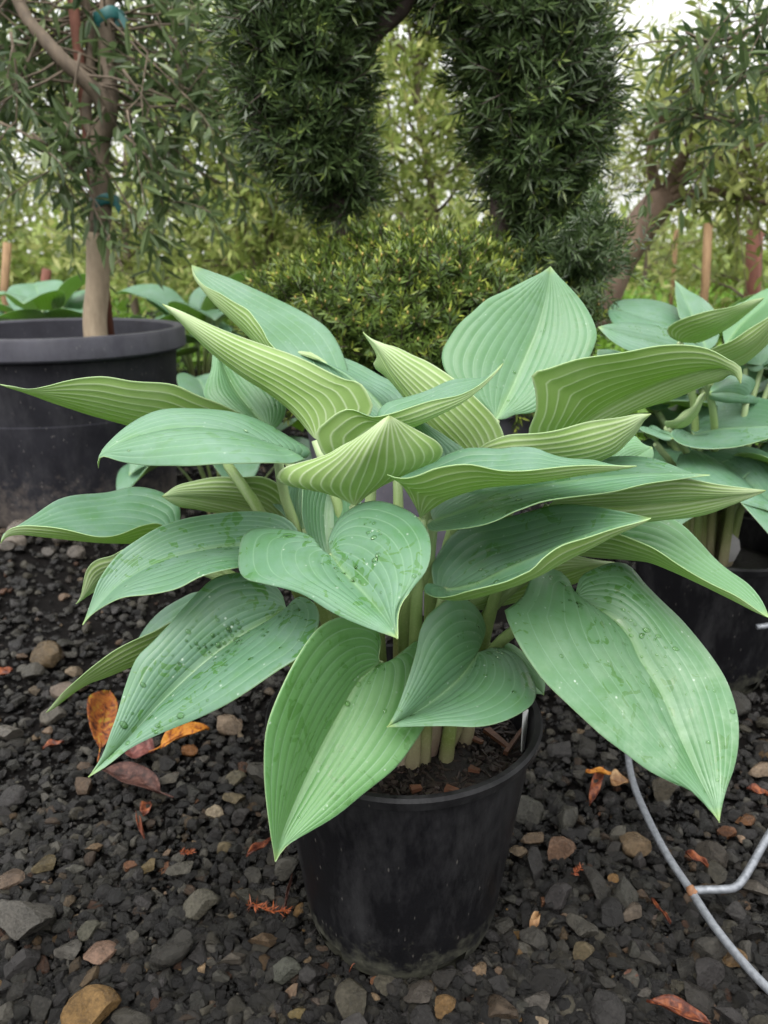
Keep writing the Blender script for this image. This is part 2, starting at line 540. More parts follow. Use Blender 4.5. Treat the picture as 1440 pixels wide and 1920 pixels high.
bump(ns, ln, f, 0.3, 0.0008, b)
M_WIRE = m
M_RUST = simple('rusty_weld', (0.20, 0.095, 0.045), 0.75, 0.4, 300)
M_TAG = simple('white_tag', (0.72, 0.72, 0.72), 0.4, 0.05)
M_TAGG = simple('grey_tag', (0.36, 0.35, 0.35), 0.5, 0.12, 60)
M_DOT = simple('tag_hole_dark', (0.03, 0.025, 0.025), 0.6)


def dead_leaf(name, cols, scale=60, rough=0.4):
    m, t, b, ns, ln = mat(name)
    c = objco(ns)
    f = noise(ns, ln, scale, 5, 0.65, c, 0.5)
    st = [(0.38 + 0.26 * i / (len(cols) - 1), cc) for i, cc in enumerate(cols)]
    ln.new(ramp(ns, ln, f, st), b.inputs['Base Color'])
    b.inputs['Roughness'].default_value = rough
    b.inputs['Specular IOR Level'].default_value = 0.22
    bump(ns, ln, noise(ns, ln, 300, 4, 0.6, c), 0.5, 0.002, b)
    return m


M_DL_ORANGE = dead_leaf('orange_yellow_leaf', [(0.04, 0.012, 0.008), (0.17, 0.048, 0.013), (0.22, 0.075, 0.015), (0.20, 0.16, 0.022)], 120)
M_DL_AMBER = dead_leaf('amber_leaf', [(0.12, 0.03, 0.010), (0.34, 0.125, 0.015), (0.38, 0.17, 0.025)], 120)
M_DL_RED = dead_leaf('dull_red_leaf', [(0.04, 0.012, 0.010), (0.085, 0.027, 0.023), (0.15, 0.055, 0.045)], 120)
M_DL_BROWN = dead_leaf('dark_brown_leaf', [(0.018, 0.008, 0.006), (0.045, 0.018, 0.014), (0.085, 0.04, 0.03)], 120, rough=0.5)
M_DL_RUST = dead_leaf('rust_leaf', [(0.035, 0.010, 0.007), (0.095, 0.026, 0.013), (0.20, 0.062, 0.022)], 130)
M_DL_TAN = dead_leaf('tan_leaf', [(0.10, 0.05, 0.022), (0.20, 0.11, 0.05), (0.28, 0.18, 0.09)])

# ------------------------------------------------------------------ ground
def fbm(x, y, s=1.0, seed=0):
    r = np.random.default_rng(seed); z = np.zeros_like(x)
    for k in range(5):
        a, bb, p, q = r.uniform(0.7, 1.4, 4) * s * 1.9 ** k
        ph = r.uniform(0, 6.28, 2)
        z += (np.sin(a * x + bb * y * 0.6 + ph[0]) * np.cos(p * y - q * x * 0.5 + ph[1])) / 1.7 ** k
    return z


def ground_z(x, y):
    return 0.0045 * fbm(np.asarray(x, float), np.asarray(y, float), 9.0, 3)


gx = np.concatenate([-np.geomspace(120, 0.62, 60), np.linspace(-0.6, 0.6, 150), np.geomspace(0.62, 120, 60)])
gy = np.concatenate([-np.geomspace(60, 0.06, 30), np.linspace(-0.05, 1.7, 180), np.geomspace(1.72, 140, 90)])
X, Y_ = np.meshgrid(gx, gy, indexing='ij')
Z = ground_z(X, Y_) - 0.004
nx, ny = X.shape
i, j = np.meshgrid(np.arange(nx - 1), np.arange(ny - 1), indexing='ij')
a = i * ny + j
F = np.stack([a, a + ny, a + ny + 1, a + 1], -1).reshape(-1, 4)
ground = add_obj('ground', make_mesh('ground', np.stack([X, Y_, Z], -1).reshape(-1, 3), F), M_SOIL)
tag(ground, 'dark wet soil and gravel of the nursery yard', kind='structure')


def ico(sub):
    import bmesh
    bm = bmesh.new(); bmesh.ops.create_icosphere(bm, subdivisions=sub, radius=1.0)
    bm.verts.ensure_lookup_table()
    V = np.array([v.co[:] for v in bm.verts]); F = np.array([[v.index for v in f.verts] for f in bm.faces])
    bm.free()
    return V, F


ICO = {k: ico(k) for k in (1, 2, 4)}


def stone_shape(sub, rng, planes=9, rnd=0.0):
    V, F = ICO[sub]
    V = V.copy()
    sc = np.array([1.0, rng.uniform(0.62, 0.95), rng.uniform(0.45, 0.75)])
    for _ in range(planes):
        n = nrm(rng.normal(size=3)); d = rng.uniform(0.36, 0.78) + rnd
        s = V @ n
        over = s > d
        V[over] -= np.outer((s[over] - d) * 0.96, n)
    if sub >= 4:
        V += nrm(V) * (0.025 * np.sin(7 * V[:, [0]] + 3) * np.sin(6 * V[:, [1]] + 1) + 0.012 * np.sin(19 * V[:, [2]] + 9 * V[:, [0]]))
    V *= sc
    return V, F


def rotz(V, a):
    c, s = math.cos(a), math.sin(a)
    return np.stack([V[:, 0] * c - V[:, 1] * s, V[:, 0] * s + V[:, 1] * c, V[:, 2]], 1)


srng = np.random.default_rng(21)
SHAPES = []
for k in range(18):
    V, F = stone_shape(4, srng, int(srng.integers(8, 15)), 0.14 if k % 6 == 0 else 0.0)
    me = make_mesh('stone', V, F, smooth=True)
    me.materials.append(M_STONE)
    me.set_sharp_from_angle(angle=R(24))
    SHAPES.append(me)
ROUND = [0, 6, 12]
ANG = [k for k in range(18) if k not in ROUND]
GREYS = [(0.055, 0.055, 0.052), (0.075, 0.078, 0.072), (0.10, 0.10, 0.095), (0.045, 0.045, 0.048), (0.125, 0.125, 0.115), (0.085, 0.082, 0.066), (0.032, 0.032, 0.034), (0.026, 0.025, 0.025), (0.065, 0.064, 0.070), (0.04, 0.038, 0.036)]
TANS = [(0.22, 0.165, 0.105), (0.26, 0.19, 0.14), (0.17, 0.12, 0.085), (0.30, 0.25, 0.19), (0.20, 0.095, 0.05), (0.24, 0.15, 0.06), (0.13, 0.10, 0.075)]


def put_stone(x, y, r, col, shape, rot, sink=0.05, flat=1.0):
    o = bpy.data.objects.new('stone', SHAPES[shape])
    COL.objects.link(o); o.parent = ground
    o.scale = (r, r, r * flat)
    o.location = (x, y, float(ground_z(x, y)) + r * flat * 0.55 * (1 - sink))
    o.rotation_euler = (srng.uniform(-0.35, 0.35), srng.uniform(-0.35, 0.35), rot)
    o.color = (*col, 1)
    STONES.append((x, y, r))


POTS = [(0.018, 0.617, 0.086), (0.505, 1.09, 0.086), (-0.82, 1.975, 0.25), (0.07, 1.45, 0.24)]


def free(x, y, r):
    for a_, b_, c_ in POTS:
        if (x - a_) ** 2 + (y - b_) ** 2 < (c_ + r * 0.4) ** 2: return False
    return True


STONES = []
# stones that can be recognised one by one: pixel, width in pixels, colour, rounded?
known = [(45, 1752, 118, (0.13, 0.135, 0.135), 0), (190, 1790, 66, (0.30, 0.21, 0.17), 0), (165, 1908, 112, (0.30, 0.20, 0.085), 0), (92, 1243, 62, (0.16, 0.125, 0.075), 1),
         (431, 1367, 50, (0.30, 0.25, 0.20), 1), (403, 1528, 34, (0.42, 0.38, 0.30), 1), (150, 1287, 34, (0.26, 0.22, 0.19), 1), (122, 1297, 48, (0.24, 0.21, 0.19), 1), (98, 1347, 50, (0.15, 0.15, 0.14), 0),
         (14, 1384, 58, (0.17, 0.17, 0.165), 0), (1190, 1594, 57, (0.24, 0.185, 0.12), 1), (1045, 1612, 64, (0.27, 0.175, 0.125), 0), (1000, 1590, 50, (0.22, 0.17, 0.12), 0), (972, 1608, 38, (0.22, 0.18, 0.13), 0),
         (1043, 1700, 60, (0.055, 0.055, 0.062), 0), (898, 1828, 42, (0.30, 0.23, 0.16), 0), (790, 1873, 68, (0.11, 0.105, 0.10), 0), (830, 1896, 54, (0.26, 0.17, 0.075), 0), (376, 1817, 30, (0.34, 0.26, 0.17), 0),
         (498, 1772, 62, (0.16, 0.12, 0.08), 0), (1322, 1832, 76, (0.05, 0.05, 0.056), 0), (1380, 1803, 48, (0.24, 0.165, 0.085), 0), (357, 1410, 32, (0.30, 0.14, 0.05), 1), (1184, 1831, 32, (0.22, 0.115, 0.085), 1),
         (1150, 1651, 21, (0.38, 0.24, 0.10), 1), (956, 1711, 16, (0.42, 0.27, 0.12), 1), (1090, 1787, 46, (0.16, 0.14, 0.09), 0), (1186, 1722, 46, (0.16, 0.14, 0.12), 0), (1222, 1722, 28, (0.17, 0.14, 0.13), 0),
         (1240, 1490, 60, (0.10, 0.095, 0.075), 0), (1335, 1610, 60, (0.075, 0.07, 0.062), 1), (1420, 1677, 60, (0.12, 0.115, 0.105), 0), (30, 1025, 40, (0.30, 0.285, 0.27), 1), (38, 1005, 44, (0.26, 0.245, 0.235), 1),
         (14, 1030, 30, (0.17, 0.165, 0.16), 1), (120, 1015, 36, (0.15, 0.145, 0.14), 1), (146, 1045, 34, (0.16, 0.155, 0.15), 1), (95, 1040, 30, (0.13, 0.13, 0.13), 1), (375, 1707, 72, (0.14, 0.145, 0.125), 0),
         (342, 1637, 54, (0.13, 0.135, 0.125), 0), (440, 1802, 58, (0.12, 0.115, 0.105), 0), (535, 1828, 62, (0.10, 0.115, 0.105), 0), (88, 1635, 46, (0.15, 0.13, 0.075), 0), (142, 1640, 42, (0.13, 0.14, 0.135), 0),
         (165, 1750, 46, (0.13, 0.14, 0.12), 0), (130, 1785, 50, (0.14, 0.145, 0.145), 0), (20, 1665, 60, (0.20, 0.155, 0.125), 0), (450, 1535, 40, (0.07, 0.072, 0.078), 0), (440, 1507, 44, (0.17, 0.15, 0.095), 0),
         (380, 1432, 34, (0.12, 0.12, 0.115), 0), (440, 1467, 42, (0.16, 0.155, 0.115), 0), (322, 1475, 42, (0.11, 0.11, 0.10), 0), (468, 1690, 70, (0.075, 0.08, 0.072), 0), (535, 1637, 54, (0.09, 0.095, 0.09), 0),
         (280, 1632, 38, (0.19, 0.155, 0.08), 0), (180, 1600, 36, (0.23, 0.17, 0.11), 0), (418, 1595, 34, (0.2, 0.175, 0.11), 0), (560, 1900, 38, (0.25, 0.21, 0.10), 0), (596, 1875, 32, (0.15, 0.13, 0.12), 0), (700, 1870, 26, (0.32, 0.25, 0.17), 0),
         (1010, 1888, 52, (0.12, 0.12, 0.12), 0), (1208, 1860, 36, (0.13, 0.13, 0.13), 0), (1230, 1950, 40, (0.1, 0.1, 0.1), 0), (1430, 1450, 52, (0.33, 0.27, 0.21), 0), (1400, 1540, 40, (0.22, 0.11, 0.05), 0), (1150, 1600, 36, (0.06, 0.06, 0.06), 0)]
for px, py, wpx, col, rd in known:
    g = G(px, py, 0.004)
    dep = g[1] * CP + (CAM_H - g[2]) * SP
    r = 0.56 * wpx * dep / FPX
    put_stone(g[0], g[1], r, tuple((0.95, 0.92, 0.9)[i_] * q for i_, q in enumerate(col)), (ROUND[len(STONES) % 3] if rd else ANG[(len(STONES) * 5) % len(ANG)]), srng.uniform(-0.6, 0.6), 0.0, 1.05 if rd else 1.0)
WIREP = np.array([G(a_, b_)[:2] for a_, b_ in catmull([(1190, 1330), (1178, 1420), (1215, 1535), (1294, 1668), (1400, 1812), (1540, 1940)], 60)] + [G(a_, b_)[:2] for a_, b_ in catmull([(1294, 1670), (1378, 1664), (1442, 1565)], 30)])
tries = 0
while len(STONES) < 300 and tries < 20000:
    tries += 1
    px, py = srng.uniform(-40, 1480), srng.uniform(1090, 1960)
    if px > 620 and px < 950 and 1300 < py < 1800: continue
    g = G(px, py, 0.0)
    x, y = g[0], g[1]
    r = float(np.clip(srng.lognormal(math.log(0.0115 if px < 560 else 0.0155), 0.28), 0.0080, 0.023))
    if not free(x, y, r) or np.min(np.hypot(WIREP[:, 0] - x, WIREP[:, 1] - y)) < r + 0.003: continue
    if any((x - a_) ** 2 + (y - b_) ** 2 < (0.62 * (r + c_)) ** 2 for a_, b_, c_ in STONES): continue
    cc = GREYS[srng.integers(len(GREYS))] if srng.random() < 0.91 else TANS[srng.integers(len(TANS))]
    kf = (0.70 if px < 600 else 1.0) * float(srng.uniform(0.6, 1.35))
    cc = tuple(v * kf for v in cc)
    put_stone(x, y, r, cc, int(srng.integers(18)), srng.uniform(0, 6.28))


def gravel_mass(name, n, sub, rlo, rhi, xy, dark, label):
    V0 = [stone_shape(sub, srng, 6 if sub == 1 else 9) for _ in range(14)]
    Vs, Fs, T, off = [], [], [], 0
    for k in range(n):
        x, y = xy(k)
        r = srng.uniform(rlo, rhi) * (1 + 0.25 * max(0, y - 1.0))
        if not free(x, y, r): continue
        V, F = V0[srng.integers(14)]
        q = rotz(V[:, [0, 1, 2]] if srng.random() < 0.6 else V[:, [0, 2, 1]] * np.array([1, 1, 0.8]), srng.uniform(0, 6.28)) * r
        t_ = srng.uniform(-0.5, 0.5)
        q = np.stack([q[:, 0], q[:, 1] * math.cos(t_) - q[:, 2] * math.sin(t_), q[:, 1] * math.sin(t_) + q[:, 2] * math.cos(t_)], 1)
        zoff = float(ground_z(x, y)) + r * srng.uniform(0.0, 0.45)
        Vs.append(q + np.array([x, y, zoff])); Fs.append(F + off); off += len(V)
        rr = srng.random()
        cc = GREYS[srng.integers(len(GREYS))] if rr < 0.94 else TANS[srng.integers(len(TANS))]
        cc = np.array(cc) * (dark if srng.random() < 0.78 else 0.85)
        T.append(np.repeat(cc[None], len(V), 0))
    me = make_mesh(name, np.vstack(Vs), np.vstack(Fs), smooth=False, attrs={'tint': np.vstack(T)})
    return tag(add_obj(name, me, M_GRAVEL), label, 'gravel', kind='stuff')


def xy_near(k):
    while True:
        px, py = srng.uniform(-60, 1500), srng.uniform(960, 1990)
        if srng.random() > (py - 800) / 1100: continue
        g = G(px, py)
        return g[0], g[1]


def xy_any(k):
    y = 0.12 + 3.6 * srng.random() ** 1.5
    return srng.uniform(-0.75, 0.75) * (0.55 + 0.65 * y), y


gravel_mass('gravel', 7500, 2, 0.0045, 0.0125, xy_near, 0.26, 'dark angular gravel covering the yard')
gravel_mass('gravel', 5000, 2, 0.006, 0.014, xy_any, 0.45, 'loose grey gravel spreading back between the pots')
def xy_wide(k):
    y = -0.4 + 5.0 * srng.random() ** 1.3
    return srng.uniform(-2.6, 2.6), y


gravel_mass('gravel', 16000, 1, 0.007, 0.017, xy_wide, 0.45, 'grey gravel of the wider yard around the pots')
gravel_mass('crumbs_of_gravel', 24000, 1, 0.0016, 0.0048, xy_near, 0.14, 'fine black wet grit between the stones')

# ------------------------------------------------------------------ hosta leaves
def leaf_surface(Ac, Mc, Bc, nu=46, lanes=4, bowA=0.0, bowB=0.0, rib=0.00075, wav=0.0018, seed=0, thick=0.0006):
    """Ac, Mc, Bc: control polylines (3-D) of the two margins and the midrib, all from base to tip.
    Looking down on the upper face with the tip ahead, A is the left margin."""
    rg = np.random.default_rng(seed)
    q = np.linspace(0, 1, nu) ** 1.0
    def samp(c, e):
        f = catmull(c, 240)
        s = q ** e
        return np.stack([np.interp(s, np.linspace(0, 1, 240), f[:, k]) for k in range(3)], 1)
    A, Mi, B = samp(Ac, 1.0), samp(Mc, 1.25), samp(Bc, 1.0)
    nh = NV * lanes
    v = np.linspace(-1, 1, 2 * nh + 1)
    v[0] = -1.0; v[-1] = 1.0
    v = np.concatenate([[-1.0], [-0.989], v[1:-1], [0.989], [1.0]])
    S = np.zeros((nu, len(v), 3))
    def soft(c, it):
        c = c.copy()
        for _ in range(it): c[1:-1] = (c[:-2] + 2 * c[1:-1] + c[2:]) / 4
        return c
    As, Bs = soft(A, nu), soft(B, nu)
    for k, vv in enumerate(v):
        w_ = min(1.0, abs(vv)) ** 1.6
        E = (As + (A - As) * w_) if vv > 0 else (Bs + (B - Bs) * w_)
        S[:, k] = Mi + (E - Mi) * abs(vv)
    for _ in range(int(1.2 * lanes ** 2)):                       # the two halves run over the midrib without a crease
        S[:, 1:-1] = (S[:, :-2] + 2 * S[:, 1:-1] + S[:, 2:]) / 4

    def normals(S):
        du = np.gradient(S, axis=0); dv = np.gradient(S, axis=1)
        n = np.cross(du, dv)
        ln_ = np.linalg.norm(n, axis=-1, keepdims=True)
        n = n / np.maximum(ln_, 1e-12)
        n[0] = n[2]; n[1] = n[2]; n[-1] = n[-3]; n[-2] = n[-3]
        for _ in range(3):
            n[1:-1, 1:-1] = nrm(n[1:-1, 1:-1] * 2 + n[:-2, 1:-1] + n[2:, 1:-1] + n[1:-1, :-2] + n[1:-1, 2:])
        return n
    n = normals(S)
    env = np.sin(np.pi * q) ** 0.7
    bow = np.where(v > 0, bowA, bowB) * 4 * np.abs(v) * (1 - np.abs(v))
    ph = rg.uniform(0, 6.28, 4)
    wave = wav * (np.sin(9 * q[:, None] + ph[0] + 2 * v[None]) + 0.6 * np.sin(17 * q[:, None] + ph[1] - 3 * v[None])) * (np.abs(v)[None] ** 2)
    S = S + n * (env[:, None] * (bow[None] + wave))[..., None]
    width = np.linalg.norm(A - Mi, axis=1)[:, None] * (v > 0)[None] + np.linalg.norm(B - Mi, axis=1)[:, None] * (v <= 0)[None]
    lane = width / NV
    n = normals(S)
    rr = np.abs(np.sin(np.pi * NV * np.abs(v)))                   # 0 on veins, 1 between: quilted upper face
    amp = np.minimum(rib, lane * 0.075)
    S = S + n * (amp * (rr[None] ** 0.6 - 0.5))[..., None]
    n = normals(S)
    nv = len(v)
    up = S.reshape(-1, 3); lo = (S - n * thick).reshape(-1, 3)
    V = np.vstack([up, lo])
    i, j = np.meshgrid(np.arange(nu - 1), np.arange(nv - 1), indexing='ij')
    a = (i * nv + j).ravel()
    Fu = np.stack([a, a + nv, a + nv + 1, a + 1], 1)
    o = nu * nv
    Fl = Fu[:, ::-1] + o
    ii = np.arange(nu - 1)
    e0 = ii * nv; e1 = ii * nv + nv - 1
    Fe = np.vstack([np.stack([e0, e0 + o, e0 + nv + o, e0 + nv], 1), np.stack([e1, e1 + nv, e1 + nv + o, e1 + o], 1)])
    F = np.vstack([Fu, Fl, Fe])
    vv = np.tile(v, nu); uu = np.repeat(q, nv)
    col_ = Fu[:, 0] % nv
    edge = (col_ == 0) | (col_ == nv - 2)
    fm = np.concatenate([np.where(edge, 0, 0), np.where(edge, 1, 1), np.full(len(Fe), 2)])
    fm[:len(Fu)][edge & (lanes < 3)] = 0
    uvw = np.stack([np.tile(uu, 2), np.tile(vv, 2), np.zeros(2 * o)], 1)
    return V, F, fm, uvw, np.tile(lane.ravel(), 2), S, n


DROP = ICO[2]


def add_leaf(root, name, Ac, Mc, Bc, petiole=None, young=0.0, drops=0, lab=None, residue=0.0, lanes=4, nu=46, mats=None, **kw):
    V, F, fm, uvw, lane, S, n = leaf_surface(Ac, Mc, Bc, nu=nu, lanes=lanes, **kw)
    base = np.asarray(Mc[0], float)
    rl = np.array(root.location)
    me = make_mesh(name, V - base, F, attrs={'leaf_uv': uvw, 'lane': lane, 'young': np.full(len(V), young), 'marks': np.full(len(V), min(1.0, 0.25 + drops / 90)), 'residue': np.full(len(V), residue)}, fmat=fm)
    o = add_obj(name, me, mats or [M_UP, M_UN, M_EDGE], root, tuple(base - rl))
    if lab: o['label'] = lab
    if petiole is not None:
        path, r0, r1 = petiole
        path = catmull(path, 16)
        s = np.linspace(0, 1, 16)
        rad = r0 + (r1 - r0) * s ** 0.8
        pm = tubes_mesh('petiole', [(path - base, rad)], 10, True)
        add_obj('petiole', pm, M_PET, o)
    if drops:
        rg = np.random.default_rng(kw.get('seed', 0) + 99)
        Vd, Fd, off = [], [], 0
        nu_, nv_ = S.shape[:2]
        clusters = [(rg.uniform(0.16, 0.45), rg.uniform(-0.75, 0.75)) for _ in range(4)]
        for k in range(drops):
            if rg.random() < 0.65:
                cu, cv = clusters[rg.integers(4)]
                uu, vv = cu + rg.normal() * 0.07, cv + rg.normal() * 0.16
            else:
                uu, vv = rg.uniform(0.08, 0.93), rg.uniform(-0.92, 0.92)
            a, bb = int(np.clip(uu, 0.05, 0.95) * (nu_ - 1)), int((np.clip(vv, -0.95, 0.95) + 1) / 2 * (nv_ - 1))
            p, nn = S[a, bb], n[a, bb]
            if nn[2] < 0.15: continue
            r = float(np.clip(rg.lognormal(math.log(0.0009), 0.45), 0.0004, 0.0024))
            t1 = nrm(np.cross(nn, [0.3, 1, 0.2])); t2 = np.cross(nn, t1)
            D, DF = DROP
            q = D[:, [0]] * t1 * r * rg.uniform(0.8, 1.6) + D[:, [1]] * t2 * r + (np.maximum(D[:, [2]], -0.2) * 0.42) * nn * r
            Vd.append(q + p - base); Fd.append(DF + off); off += len(D)
        if Vd:
            dm_ = make_mesh('water_drops', np.vstack(Vd), np.vstack(Fd))
            d = add_obj('water_drops', dm_, M_WATER, o)
            d['kind'] = 'stuff'
    return o


def invdepth_plane(b, t, c, Yb, Yt, Yc):
    """the plane through three pixel points with known forward distance: 1/t is affine in the picture"""
    def tt(p, Y): return (CP + (960 - p[1]) / FPX * SP) / Y
    Mx = np.array([[b[0], b[1], 1], [t[0], t[1], 1], [c[0], c[1], 1]], float)
    k = np.linalg.solve(Mx, np.array([tt(b, Yb), tt(t, Yt), tt(c, Yc)]))
    lo, hi = min(Yb, Yt, Yc) - 0.05, max(Yb, Yt, Yc) + 0.05
    def f(p):
        val = k[0] * p[0] + k[1] * p[1] + k[2]
        if val <= 1e-3: return hi
        return float(np.clip((CP + (960 - p[1]) / FPX * SP) / val, lo, hi))
    return f


def margin3d(b, t, pts, Yb, Yt, spec):
    allp = [b] + list(pts) + [t]
    pp = np.array([p[:2] for p in allp], float)
    s = np.concatenate([[0], np.cumsum(np.linalg.norm(np.diff(pp, axis=0), axis=1))]); s /= s[-1]
    mode, val = spec
    if mode == 'p':
        d = pp[-1] - pp[0]; nn = np.array([-d[1], d[0]]) / np.linalg.norm(d)
        off = np.abs((pp - pp[0]) @ nn)
        c = pp[int(np.argmax(off))]
        f = invdepth_plane(pp[0], pp[-1], c, Yb, Yt, val)
        Ys = [f(p) for p in pp]
    else:
        Ys = [Yb + (Yt - Yb) * si + val * math.sin(math.pi * min(1, si ** 0.8)) for si in s]
    return np.array([P(p[0], p[1], y) for p, y in zip(pp, Ys)])


CROWN = np.array([0.018, 0.617, 0.190])
hosta = empty('hosta_plant', tuple(CROWN), 'large blue-green hosta with wet ribbed leaves growing in the round black pot', 'hosta')

